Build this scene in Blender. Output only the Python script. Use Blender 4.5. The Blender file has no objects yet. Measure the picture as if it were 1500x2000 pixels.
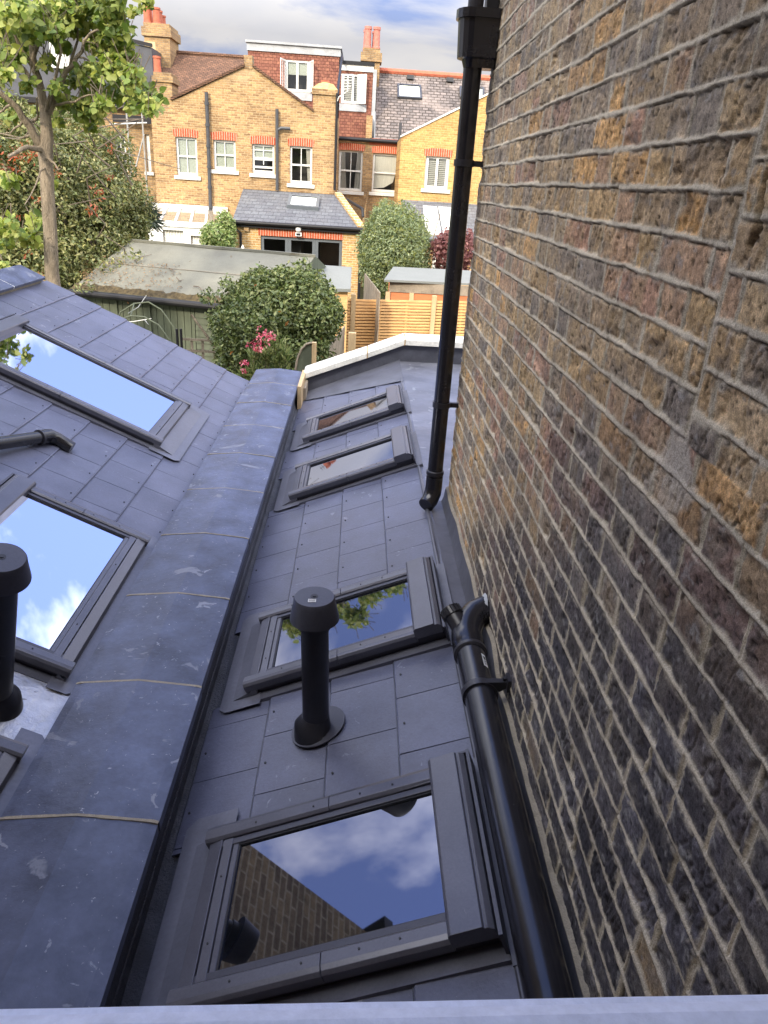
import bpy, math, random
import numpy as np
from mathutils import Vector
random.seed(7); RNG = np.random.default_rng(7)
SC = bpy.context.scene
COL = SC.collection
R = math.radians

# ------------------------------------------------------------------ camera
# photo 1500x2000; vanishing points of the street axis (Y) and of the plumb line give focal length and attitude
PC = np.array([750., 1000.]); VY = np.array([708., 358.]); VV = np.array([550., 4150.])
FOC = math.sqrt(-np.dot(VY - PC, VV - PC))
def _c(p): return np.array([p[0] - PC[0], -(p[1] - PC[1]), -FOC])
_Y = _c(VY); _Y /= np.linalg.norm(_Y); _Z = -_c(VV) / np.linalg.norm(_c(VV)); _X = np.cross(_Y, _Z)
CM = np.array([_X, _Y, _Z])            # world = CM @ camera-space
cam_d = bpy.data.cameras.new('camera'); cam = bpy.data.objects.new('camera', cam_d); COL.objects.link(cam)
cam_d.sensor_fit = 'VERTICAL'; cam_d.sensor_height = 36.0; cam_d.sensor_width = 27.0
cam_d.lens = FOC / 2000 * 36.0; cam_d.clip_start = 0.02; cam_d.clip_end = 3000
from mathutils import Matrix
cam.matrix_world = Matrix([list(CM[0]) + [0], list(CM[1]) + [0], list(CM[2]) + [0], [0, 0, 0, 1]])
SC.camera = cam
SC.render.resolution_x = 768; SC.render.resolution_y = 1024

# ------------------------------------------------------------------ sun, sky, exposure
SUN_EL, SUN_AZ = R(31), R(-24)         # the sun stands behind the camera, to its left; azimuth measured from -Y
sdir = Vector((math.sin(SUN_AZ) * math.cos(SUN_EL), -math.cos(SUN_AZ) * math.cos(SUN_EL), math.sin(SUN_EL)))
sl = bpy.data.lights.new('sun', 'SUN'); sl.energy = 1.78; sl.angle = R(7); sl.color = (1.0, 0.87, 0.68)
so = bpy.data.objects.new('sun', sl); COL.objects.link(so); so.rotation_euler = sdir.to_track_quat('Z', 'Y').to_euler()
W = bpy.data.worlds.new('World'); SC.world = W; W.use_nodes = True
wt = W.node_tree; wt.nodes.clear(); wn = wt.nodes; wl = wt.links
sky = wn.new('ShaderNodeTexSky'); sky.sky_type = 'NISHITA'; sky.sun_disc = False
sky.sun_elevation = SUN_EL; sky.sun_rotation = math.atan2(sdir.x, sdir.y)
sky.air_density = 1.0; sky.dust_density = 0.6; sky.ozone_density = 1.6
tc = wn.new('ShaderNodeTexCoord'); sep = wn.new('ShaderNodeSeparateXYZ'); wl.new(tc.outputs['Generated'], sep.inputs[0])
az = wn.new('ShaderNodeMath'); az.operation = 'ADD'; wl.new(sep.outputs['Z'], az.inputs[0]); az.inputs[1].default_value = 0.22
dx = wn.new('ShaderNodeMath'); dx.operation = 'DIVIDE'; wl.new(sep.outputs['X'], dx.inputs[0]); wl.new(az.outputs[0], dx.inputs[1])
dy = wn.new('ShaderNodeMath'); dy.operation = 'DIVIDE'; wl.new(sep.outputs['Y'], dy.inputs[0]); wl.new(az.outputs[0], dy.inputs[1])
cx = wn.new('ShaderNodeCombineXYZ'); wl.new(dx.outputs[0], cx.inputs[0]); wl.new(dy.outputs[0], cx.inputs[1]); cx.inputs[2].default_value = 3.3
ns = wn.new('ShaderNodeTexNoise'); ns.inputs['Scale'].default_value = 1.5; ns.inputs['Detail'].default_value = 9; ns.inputs['Roughness'].default_value = 0.56
ns.inputs['Distortion'].default_value = 0.35
wl.new(cx.outputs[0], ns.inputs['Vector'])
cr = wn.new('ShaderNodeValToRGB'); cr.color_ramp.elements[0].position = 0.42; cr.color_ramp.elements[1].position = 0.58
b1 = wn.new('ShaderNodeMath'); b1.operation = 'MULTIPLY_ADD'; wl.new(sep.outputs['Z'], b1.inputs[0]); b1.inputs[1].default_value = -0.34; wl.new(ns.outputs['Fac'], b1.inputs[2])
b2 = wn.new('ShaderNodeMath'); b2.operation = 'MULTIPLY_ADD'; wl.new(sep.outputs['X'], b2.inputs[0]); b2.inputs[1].default_value = 0.04; wl.new(b1.outputs[0], b2.inputs[2])
b3 = wn.new('ShaderNodeMath'); b3.operation = 'ADD'; wl.new(b2.outputs[0], b3.inputs[0]); b3.inputs[1].default_value = 0.120
b4 = wn.new('ShaderNodeMath'); b4.operation = 'SUBTRACT'; b4.inputs[0].default_value = 0.45; b4.use_clamp = True; wl.new(sep.outputs['Y'], b4.inputs[1])
b5 = wn.new('ShaderNodeMath'); b5.operation = 'MULTIPLY_ADD'; wl.new(b4.outputs[0], b5.inputs[0]); b5.inputs[1].default_value = 0.75; wl.new(b3.outputs[0], b5.inputs[2])  # extra cloud added behind and beside the camera, unseen, to whiten light on the wall
b6 = wn.new('ShaderNodeVectorMath'); b6.operation = 'DISTANCE'; wl.new(tc.outputs['Generated'], b6.inputs[0]); b6.inputs[1].default_value = (0.11, 0.82, 0.57)   # a broad gap in the cloud ahead
b7 = wn.new('ShaderNodeMapRange'); wl.new(b6.outputs['Value'], b7.inputs[0]); b7.inputs[1].default_value = 0.05; b7.inputs[2].default_value = 0.30; b7.inputs[3].default_value = -0.13; b7.inputs[4].default_value = 0.0
b8 = wn.new('ShaderNodeMath'); b8.operation = 'ADD'; wl.new(b5.outputs[0], b8.inputs[0]); wl.new(b7.outputs[0], b8.inputs[1])
b9 = wn.new('ShaderNodeVectorMath'); b9.operation = 'DISTANCE'; wl.new(tc.outputs['Generated'], b9.inputs[0]); b9.inputs[1].default_value = (-0.50, 0.62, 0.60)
b10 = wn.new('ShaderNodeMapRange'); wl.new(b9.outputs['Value'], b10.inputs[0]); b10.inputs[1].default_value = 0.05; b10.inputs[2].default_value = 0.30; b10.inputs[3].default_value = -0.055; b10.inputs[4].default_value = 0.0
b11 = wn.new('ShaderNodeVectorMath'); b11.operation = 'DISTANCE'; wl.new(tc.outputs['Generated'], b11.inputs[0]); b11.inputs[1].default_value = (-0.25, 0.92, 0.28)
b12 = wn.new('ShaderNodeMapRange'); wl.new(b11.outputs['Value'], b12.inputs[0]); b12.inputs[1].default_value = 0.02; b12.inputs[2].default_value = 0.15; b12.inputs[3].default_value = 0.13; b12.inputs[4].default_value = 0.0
b13 = wn.new('ShaderNodeMath'); b13.operation = 'ADD'; wl.new(b8.outputs[0], b13.inputs[0]); wl.new(b10.outputs[0], b13.inputs[1])
b14 = wn.new('ShaderNodeMath'); b14.operation = 'ADD'; wl.new(b13.outputs[0], b14.inputs[0]); wl.new(b12.outputs[0], b14.inputs[1])
wl.new(b14.outputs[0], cr.inputs[0])
ns2 = wn.new('ShaderNodeTexNoise'); ns2.inputs['Scale'].default_value = 2.3; ns2.inputs['Detail'].default_value = 6
wl.new(cx.outputs[0], ns2.inputs['Vector'])
cr2 = wn.new('ShaderNodeValToRGB'); cr2.color_ramp.elements[0].position = 0.3; cr2.color_ramp.elements[1].position = 0.7
cr2.color_ramp.elements[0].color = (6.3, 6.4, 7.0, 1); cr2.color_ramp.elements[1].color = (8.3, 8.0, 7.8, 1)
wl.new(ns2.outputs['Fac'], cr2.inputs[0])
mx = wn.new('ShaderNodeMix'); mx.data_type = 'RGBA'
tn = wn.new('ShaderNodeVectorMath'); tn.operation = 'MULTIPLY'; wl.new(sky.outputs[0], tn.inputs[0]); tn.inputs[1].default_value = (0.88, 0.75, 0.92)
wl.new(cr.outputs[0], mx.inputs[0]); wl.new(tn.outputs[0], mx.inputs[6]); wl.new(cr2.outputs[0], mx.inputs[7])
gz = wn.new('ShaderNodeMapRange'); wl.new(sep.outputs['Z'], gz.inputs[0]); gz.inputs[1].default_value = 0.15; gz.inputs[2].default_value = 0.85; gz.inputs[3].default_value = 0.335; gz.inputs[4].default_value = 2.9  # sky gain rises overhead, out of frame, added to brighten the shaded court
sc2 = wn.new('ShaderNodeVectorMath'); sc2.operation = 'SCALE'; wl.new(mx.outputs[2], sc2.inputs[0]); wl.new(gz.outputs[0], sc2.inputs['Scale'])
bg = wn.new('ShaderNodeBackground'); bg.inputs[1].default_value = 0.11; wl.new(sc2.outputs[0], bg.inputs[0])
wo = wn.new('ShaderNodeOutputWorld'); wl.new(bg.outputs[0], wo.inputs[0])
SC.view_settings.view_transform = 'Standard'; SC.view_settings.look = 'None'
SC.view_settings.exposure = 1.44; SC.view_settings.gamma = 1.0; SC.view_settings.use_curve_mapping = False
SC.render.engine = 'CYCLES'
SC.cycles.max_bounces = 8; SC.cycles.transparent_max_bounces = 12

# ------------------------------------------------------------------ measuring helpers (rays from the measured camera on to world planes)
def ray(u, v): return CM @ _c((u, v))
def py(u, v, y): d = ray(u, v); return d * (y / d[1])
def pz(u, v, z): d = ray(u, v); return d * (z / d[2])
def xz(u, v, y): p = py(u, v, y); return (p[0], p[2])

# ------------------------------------------------------------------ materials
def nm(name):
    m = bpy.data.materials.new(name); m.use_nodes = True
    return m, m.node_tree.nodes, m.node_tree.links, m.node_tree.nodes['Principled BSDF']
def N(nt, t, **k):
    n = nt.new(t)
    for a, b in k.items():
        if a in n.inputs: n.inputs[a].default_value = b
        else: setattr(n, a, b)
    return n
def ramp(nt, stops):
    r = nt.new('ShaderNodeValToRGB'); e = r.color_ramp.elements
    while len(e) < len(stops): e.new(0.5)
    for i, (p, c) in enumerate(stops): e[i].position = p; e[i].color = (c[0], c[1], c[2], 1)
    return r
def mul(nt, lk, a, b, fac=1.0, mode='MULTIPLY'):
    m = nt.new('ShaderNodeMix'); m.data_type = 'RGBA'; m.blend_type = mode; m.inputs[0].default_value = fac
    lk.new(a, m.inputs[6]) if not isinstance(a, tuple) else setattr(m.inputs[6], 'default_value', a)
    lk.new(b, m.inputs[7]) if not isinstance(b, tuple) else setattr(m.inputs[7], 'default_value', b)
    return m.outputs[2]
def mat(name, col, rough=0.6, var=0.25, scale=6., bump=0.1, bscale=60., metal=0.0, attr=False, spec=0.5, marks=None, stretch=(1, 1, 1), rvar=0.1, coat=0.0, bdist=0.01):
    """surface with soft colour drift, fine grain and grain bump; attr multiplies the per-piece tone; marks adds pale scuffs"""
    m, nt, lk, b = nm(name)
    g = N(nt, 'ShaderNodeNewGeometry'); mp = N(nt, 'ShaderNodeMapping'); mp.inputs['Scale'].default_value = stretch
    lk.new(g.outputs['Position'], mp.inputs[0])
    n1 = N(nt, 'ShaderNodeTexNoise', Scale=scale, Detail=7.0, Roughness=0.62); lk.new(mp.outputs[0], n1.inputs['Vector'])
    lo = tuple(c * (1 - var) for c in col); hi = tuple(min(1, c * (1 + var)) for c in col)
    r = ramp(nt, [(0.3, lo), (0.7, hi)]); lk.new(n1.outputs['Fac'], r.inputs[0])
    n2 = N(nt, 'ShaderNodeTexNoise', Scale=bscale, Detail=4.0, Roughness=0.7); lk.new(mp.outputs[0], n2.inputs['Vector'])
    r2 = ramp(nt, [(0.25, (0.85,) * 3), (0.75, (1.12,) * 3)]); lk.new(n2.outputs['Fac'], r2.inputs[0])
    out = mul(nt, lk, r.outputs[0], r2.outputs[0])
    if attr:
        a = N(nt, 'ShaderNodeAttribute'); a.attribute_name = 'Col'; out = mul(nt, lk, out, a.outputs['Color'])
    if marks:
        for sc_, th, cc in marks:
            n3 = N(nt, 'ShaderNodeTexNoise', Scale=sc_, Detail=5.0, Roughness=0.6, Distortion=1.2); lk.new(g.outputs['Position'], n3.inputs['Vector'])
            r3 = ramp(nt, [(th, (0, 0, 0)), (th + 0.03, (1, 1, 1))]); lk.new(n3.outputs['Fac'], r3.inputs[0])
            mm = nt.new('ShaderNodeMix'); mm.data_type = 'RGBA'; lk.new(r3.outputs[0], mm.inputs[0]); lk.new(out, mm.inputs[6])
            mm.inputs[7].default_value = (*cc, 1); out = mm.outputs[2]
    lk.new(out, b.inputs['Base Color'])
    rr = N(nt, 'ShaderNodeMapRange'); rr.inputs[3].default_value = max(0.03, rough - rvar); rr.inputs[4].default_value = min(1, rough + rvar)
    lk.new(n1.outputs['Fac'], rr.inputs[0]); lk.new(rr.outputs[0], b.inputs['Roughness'])
    b.inputs['Metallic'].default_value = metal; b.inputs['Specular IOR Level'].default_value = spec
    b.inputs['Coat Weight'].default_value = coat
    if bump:
        bp = N(nt, 'ShaderNodeBump', Strength=bump, Distance=bdist); lk.new(n2.outputs['Fac'], bp.inputs['Height']); lk.new(bp.outputs[0], b.inputs['Normal'])
    return m
def brickmat(name, c1, c2, mortar, axis='x', bw=0.225, bh=0.075, off=0.5, ms=0.011, stain=0.35, rough=0.9, bias=0.0, light=None, bump=0.5, sootz=None):
    m, nt, lk, b = nm(name)
    g = N(nt, 'ShaderNodeNewGeometry'); s = N(nt, 'ShaderNodeSeparateXYZ'); lk.new(g.outputs['Position'], s.inputs[0])
    c = N(nt, 'ShaderNodeCombineXYZ'); lk.new(s.outputs['X' if axis == 'x' else 'Y'], c.inputs[0]); lk.new(s.outputs['Z'], c.inputs[1])
    if axis == 's': lk.new(s.outputs['X'], c.inputs[0])
    nw = N(nt, 'ShaderNodeTexNoise', Scale=9.0, Detail=3.0); lk.new(g.outputs['Position'], nw.inputs['Vector'])
    va = N(nt, 'ShaderNodeVectorMath', operation='MULTIPLY_ADD'); lk.new(nw.outputs['Color'], va.inputs[0]); va.inputs[1].default_value = (0.012, 0.012, 0); lk.new(c.outputs[0], va.inputs[2])
    t = N(nt, 'ShaderNodeTexBrick'); t.offset = off; t.inputs['Scale'].default_value = 1.0
    t.inputs['Brick Width'].default_value = bw; t.inputs['Row Height'].default_value = bh; t.inputs['Mortar Size'].default_value = ms
    t.inputs['Mortar Smooth'].default_value = 0.3; t.inputs['Bias'].default_value = bias
    t.inputs['Color1'].default_value = (*c1, 1); t.inputs['Color2'].default_value = (*c2, 1); t.inputs['Mortar'].default_value = (*mortar, 1)
    lk.new(va.outputs[0], t.inputs['Vector'])
    n1 = N(nt, 'ShaderNodeTexNoise', Scale=0.9, Detail=8.0, Roughness=0.68); lk.new(g.outputs['Position'], n1.inputs['Vector'])
    r = ramp(nt, [(0.3, (1 - stain,) * 3), (0.5, (1, 1, 1)), (0.72, (1.18, 1.15, 1.08))]); lk.new(n1.outputs['Fac'], r.inputs[0])
    n2 = N(nt, 'ShaderNodeTexNoise', Scale=14.0, Detail=5.0, Roughness=0.75); lk.new(g.outputs['Position'], n2.inputs['Vector'])
    r2 = ramp(nt, [(0.3, (0.6,) * 3), (0.6, (1.1,) * 3)]); lk.new(n2.outputs['Fac'], r2.inputs[0])
    o = mul(nt, lk, t.outputs['Color'], r.outputs[0]); o = mul(nt, lk, o, r2.outputs[0])
    if light:
        n3 = N(nt, 'ShaderNodeTexNoise', Scale=0.55, Detail=5.0, Roughness=0.6); lk.new(g.outputs['Position'], n3.inputs['Vector'])
        r3 = ramp(nt, [(light[0], (0, 0, 0)), (light[0] + 0.12, (0.55,) * 3)]); lk.new(n3.outputs['Fac'], r3.inputs[0])
        mm = nt.new('ShaderNodeMix'); mm.data_type = 'RGBA'; lk.new(r3.outputs[0], mm.inputs[0]); lk.new(o, mm.inputs[6]); mm.inputs[7].default_value = (*light[1], 1); o = mm.outputs[2]
    lk.new(o, b.inputs['Base Color']); b.inputs['Roughness'].default_value = rough; b.inputs['Specular IOR Level'].default_value = 0.2
    inv = N(nt, 'ShaderNodeMath', operation='SUBTRACT'); lk.new(n2.outputs['Fac'], inv.inputs[0]); lk.new(t.outputs['Fac'], inv.inputs[1])
    bp = N(nt, 'ShaderNodeBump', Strength=bump, Distance=0.02); lk.new(inv.outputs[0], bp.inputs['Height']); lk.new(bp.outputs[0], b.inputs['Normal'])
    return m
def glassmat(name, body, refl=0.45, rough=0.02, tint=(0.93, 0.96, 1.0), clear=0.0):
    """coated pane: sky-reflecting face over a dim interior"""
    m, nt, lk, b = nm(name); nt.remove(b)
    d = N(nt, 'ShaderNodeBsdfDiffuse'); d.inputs[0].default_value = (*body, 1)
    base = d
    if clear > 0:
        tr = N(nt, 'ShaderNodeBsdfTransparent'); tr.inputs[0].default_value = (0.94, 0.96, 0.95, 1)
        mm = N(nt, 'ShaderNodeMixShader'); mm.inputs[0].default_value = clear; lk.new(d.outputs[0], mm.inputs[1]); lk.new(tr.outputs[0], mm.inputs[2]); base = mm
    gl = N(nt, 'ShaderNodeBsdfGlossy'); gl.inputs['Roughness'].default_value = rough; gl.inputs[0].default_value = (*tint, 1)
    lw = N(nt, 'ShaderNodeFresnel', IOR=1.5); mr = N(nt, 'ShaderNodeMapRange'); mr.inputs[1].default_value = 0.04; mr.inputs[2].default_value = 1.0
    mr.inputs[3].default_value = refl; mr.inputs[4].default_value = 1.0; lk.new(lw.outputs[0], mr.inputs[0])
    ms_ = N(nt, 'ShaderNodeMixShader'); lk.new(mr.outputs[0], ms_.inputs[0]); lk.new(base.outputs[0], ms_.inputs[1]); lk.new(gl.outputs[0], ms_.inputs[2])
    lk.new(ms_.outputs[0], nt['Material Output'].inputs[0])
    return m
def leafmat(name, rough=0.5, trans=0.35):
    m, nt, lk, b = nm(name)
    a = N(nt, 'ShaderNodeAttribute'); a.attribute_name = 'Col'; lk.new(a.outputs['Color'], b.inputs['Base Color'])
    b.inputs['Roughness'].default_value = rough; b.inputs['Specular IOR Level'].default_value = 0.35
    t = N(nt, 'ShaderNodeBsdfTranslucent'); hs = N(nt, 'ShaderNodeHueSaturation', Saturation=1.15, Value=1.5); lk.new(a.outputs['Color'], hs.inputs['Color']); lk.new(hs.outputs[0], t.inputs[0])
    ms_ = N(nt, 'ShaderNodeMixShader'); ms_.inputs[0].default_value = trans; lk.new(b.outputs[0], ms_.inputs[1]); lk.new(t.outputs[0], ms_.inputs[2]); lk.new(ms_.outputs[0], nt['Material Output'].inputs[0])
    return m
M = {}
SCUFF = [(16., 0.655, (0.20, 0.215, 0.265)), (55., 0.67, (0.34, 0.35, 0.39)), (4., 0.62, (0.155, 0.168, 0.215))]
M['slate'] = mat('blue_grey_slate', (0.100, 0.108, 0.158), 0.38, 0.20, 5, 0.15, 90, attr=True, rvar=0.10, marks=[(13., 0.66, (0.19, 0.20, 0.25)), (70., 0.68, (0.24, 0.25, 0.30))])
M['coping'] = mat('riven_slate_coping', (0.072, 0.086, 0.142), 0.44, 0.45, 5.5, 0.25, 45, attr=True, marks=SCUFF, rvar=0.12)
M['mortar'] = mat('sandy_mortar', (0.30, 0.265, 0.205), 0.95, 0.2, 30, 0.5, 200)
M['membrane'] = mat('black_membrane', (0.050, 0.054, 0.070), 0.55, 0.45, 9, 0.9, 90)
M['lead'] = mat('grey_lead_sheet', (0.165, 0.17, 0.20), 0.4, 0.35, 3, 0.3, 14, metal=0.35, marks=[(5., 0.62, (0.27, 0.28, 0.30))], rvar=0.15)
M['leaddark'] = mat('weathered_dark_lead', (0.105, 0.108, 0.130), 0.45, 0.3, 4, 0.3, 12, metal=0.25, rvar=0.12)
M['frame'] = mat('anthracite_aluminium', (0.105, 0.108, 0.135), 0.33, 0.16, 4, 0.04, 150, metal=0.2, rvar=0.10, marks=[(60., 0.70, (0.16, 0.16, 0.19))])
M['apron'] = mat('grey_flashing_apron', (0.135, 0.14, 0.175), 0.36, 0.14, 3, 0.05, 60, metal=0.2, rvar=0.08)
M['frameside'] = mat('dark_window_upstand', (0.058, 0.060, 0.080), 0.45, 0.1, 3, 0.04, 100, metal=0.1)
M['pvc'] = mat('black_gloss_pvc', (0.014, 0.014, 0.018), 0.24, 0.25, 8, 0.05, 20, rvar=0.12, spec=0.6, marks=[(40., 0.70, (0.06, 0.06, 0.065)), (150., 0.73, (0.12, 0.12, 0.12))])
M['pvcm'] = mat('black_satin_pvc', (0.022, 0.022, 0.028), 0.36, 0.3, 8, 0.05, 60, rvar=0.12, marks=[(30., 0.69, (0.05, 0.05, 0.058)), (130., 0.73, (0.10, 0.10, 0.10))])
M['screw'] = mat('screw_head', (0.02, 0.02, 0.024), 0.5, 0.1)
M['alu'] = mat('creased_aluminium_flashing', (0.50, 0.50, 0.51), 0.40, 0.15, 9, 0.7, 18, metal=0.7, marks=[(9., 0.62, (0.20, 0.18, 0.16))], rvar=0.15, bdist=0.012)
M['glass'] = glassmat('skylight_glass', (0.006, 0.007, 0.009), 0.21, tint=(0.84, 0.86, 1.0))
M['hglass'] = glassmat('house_window_glass', (0.03, 0.03, 0.03), 0.10, clear=0.96)
M['hdark'] = glassmat('door_glass', (0.045, 0.04, 0.035), 0.10)
M['sillpaint'] = mat('white_sill_paint', (0.78, 0.82, 0.93), 0.6, 0.06, 8, 0.12, 60)
M['white'] = mat('white_paint', (0.66, 0.66, 0.63), 0.5, 0.06, 3, 0.05, 40)
M['offwhite'] = mat('cast_stone_coping', (0.80, 0.78, 0.70), 0.85, 0.16, 9, 0.35, 60, marks=[(12., 0.66, (0.42, 0.40, 0.34))])
M['label'] = mat('paper_label', (0.75, 0.75, 0.74), 0.6, 0.05)
M['ink'] = mat('label_print', (0.03, 0.03, 0.03), 0.6, 0.05)
YB1, YB2, YM = (0.50, 0.325, 0.155), (0.26, 0.16, 0.082), (0.40, 0.30, 0.17)
M['ybx'] = brickmat('yellow_stock_brick', YB1, YB2, (0.43, 0.32, 0.19), 'x', light=(0.60, (0.50, 0.38, 0.24)), stain=0.3)
M['yby'] = brickmat('yellow_stock_brick_return', YB1, YB2, (0.43, 0.32, 0.19), 'y', stain=0.3)
M['ybx2'] = brickmat('bright_yellow_brick', (0.60, 0.38, 0.145), (0.40, 0.235, 0.085), (0.55, 0.38, 0.18), 'x', stain=0.2)
M['dbx'] = brickmat('sooty_stock_brick', (0.45, 0.29, 0.14), (0.26, 0.165, 0.09), (0.30, 0.24, 0.16), 'x', stain=0.4)
M['dby'] = brickmat('sooty_stock_brick_return', (0.25, 0.19, 0.12), (0.13, 0.10, 0.075), (0.32, 0.28, 0.21), 'y', stain=0.4)
M['kbx'] = brickmat('new_yellow_brick', (0.55, 0.34, 0.13), (0.38, 0.22, 0.09), (0.56, 0.46, 0.30), 'x', ms=0.012, stain=0.15)
M['redsold'] = brickmat('red_rubbed_brick', (0.50, 0.115, 0.055), (0.40, 0.085, 0.04), (0.60, 0.40, 0.30), 'x', bw=0.085, bh=0.5, off=0.0, ms=0.012, stain=0.12)
M['redtile'] = brickmat('red_clay_tile', (0.34, 0.155, 0.105), (0.22, 0.09, 0.07), (0.13, 0.055, 0.04), 'x', bw=0.17, bh=0.11, ms=0.008, stain=0.2, bump=0.8)
M['browntile'] = brickmat('brown_clay_tile', (0.22, 0.12, 0.075), (0.13, 0.075, 0.05), (0.055, 0.035, 0.028), 'x', bw=0.17, bh=0.06, ms=0.010, stain=0.25, bump=0.8)
M['oldslate'] = brickmat('lichened_slate', (0.235, 0.20, 0.185), (0.13, 0.115, 0.11), (0.055, 0.045, 0.038), 'x', bw=0.27, bh=0.12, ms=0.016, stain=0.5, light=(0.52, (0.30, 0.25, 0.22)), bump=0.8)
M['newslate'] = brickmat('grey_roof_slate', (0.145, 0.155, 0.17), (0.115, 0.12, 0.135), (0.06, 0.063, 0.07), 'x', bw=0.25, bh=0.09, ms=0.007, stain=0.15, bump=0.6, rough=0.6)
M['zinc'] = mat('pale_lead_flashing', (0.36, 0.38, 0.40), 0.6, 0.25, 3, 0.2, 20)
M['gutter'] = mat('black_gutter', (0.014, 0.014, 0.017), 0.5, 0.1, spec=0.3)
M['greypipe'] = mat('dark_grey_pipe', (0.055, 0.058, 0.065), 0.45, 0.2)
M['pot'] = mat('terracotta_pot', (0.42, 0.12, 0.065), 0.75, 0.25, 9, 0.2, 40)
M['potpink'] = mat('faded_terracotta_pot', (0.46, 0.17, 0.13), 0.75, 0.25, 9, 0.2, 40)
M['render'] = mat('lime_flaunching', (0.46, 0.30, 0.13), 0.95, 0.3, 8, 0.4, 30)
M['cream'] = mat('cream_render', (0.55, 0.42, 0.24), 0.9, 0.15)
M['greyframe'] = mat('grey_door_frame', (0.11, 0.125, 0.14), 0.45, 0.06)
M['blind'] = mat('pale_blind', (0.60, 0.64, 0.58), 0.8, 0.06, 2)
M['curtain'] = mat('net_curtain', (0.74, 0.72, 0.67), 0.85, 0.12, 5, 0.3, 30, stretch=(6, 6, 0.3))
M['room'] = mat('dim_room', (0.05, 0.048, 0.046), 0.9, 0.4, 2)
M['felt'] = mat('green_roofing_felt', (0.150, 0.148, 0.118), 0.9, 0.22, 1.6, 0.3, 40, marks=[(5., 0.66, (0.11, 0.095, 0.065)), (30., 0.66, (0.21, 0.20, 0.16))])
M['feltlight'] = mat('pale_grey_felt', (0.17, 0.18, 0.17), 0.9, 0.06, 2, 0.2, 30)
M['moss'] = mat('brown_moss', (0.065, 0.048, 0.022), 1.0, 0.7, 14, 0.9, 40)
M['greenwood'] = mat('green_painted_boards', (0.085, 0.100, 0.066), 0.75, 0.3, 3, 0.3, 30, stretch=(3, 3, 0.6))
M['orangewood'] = mat('golden_softwood', (0.66, 0.385, 0.16), 0.7, 0.28, 5, 0.25, 50, stretch=(0.5, 1, 5))
M['backwood'] = mat('dark_brown_back_boards', (0.34, 0.19, 0.085), 0.8, 0.3, 4, 0.2, 30)  # dark brown wood of the boards behind the fence slats
M['postwood'] = mat('pale_treated_post', (0.47, 0.34, 0.19), 0.8, 0.2, 4, 0.3, 40, stretch=(4, 4, 0.5))
M['greywood'] = mat('weathered_timber', (0.24, 0.20, 0.15), 0.85, 0.3, 5, 0.3, 40)
M['redwood'] = mat('red_stained_panel', (0.50, 0.17, 0.065), 0.75, 0.2, 4, 0.2, 30, stretch=(0.5, 1, 4))
M['bark'] = mat('grey_brown_bark', (0.29, 0.235, 0.17), 0.9, 0.45, 4, 1.0, 14, stretch=(3, 3, 0.6), bdist=0.06, marks=[(9., 0.62, (0.16, 0.13, 0.09)), (14., 0.66, (0.34, 0.29, 0.22))])
M['twig'] = mat('dark_twig', (0.13, 0.105, 0.08), 0.9, 0.3)
M['steel'] = mat('galvanised_pole', (0.42, 0.43, 0.43), 0.45, 0.15, metal=0.5)
M['grass'] = mat('garden_ground', (0.07, 0.075, 0.035), 1.0, 0.6, 1.2, 0.5, 12)
M['leaf'] = leafmat('leaf'); M['leafdark'] = leafmat('evergreen_leaf', 0.4, 0.18)
M['slatefar'] = mat('black_slate_cladding', (0.06, 0.065, 0.08), 0.5, 0.25, 3, 0.1, 20)

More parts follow.
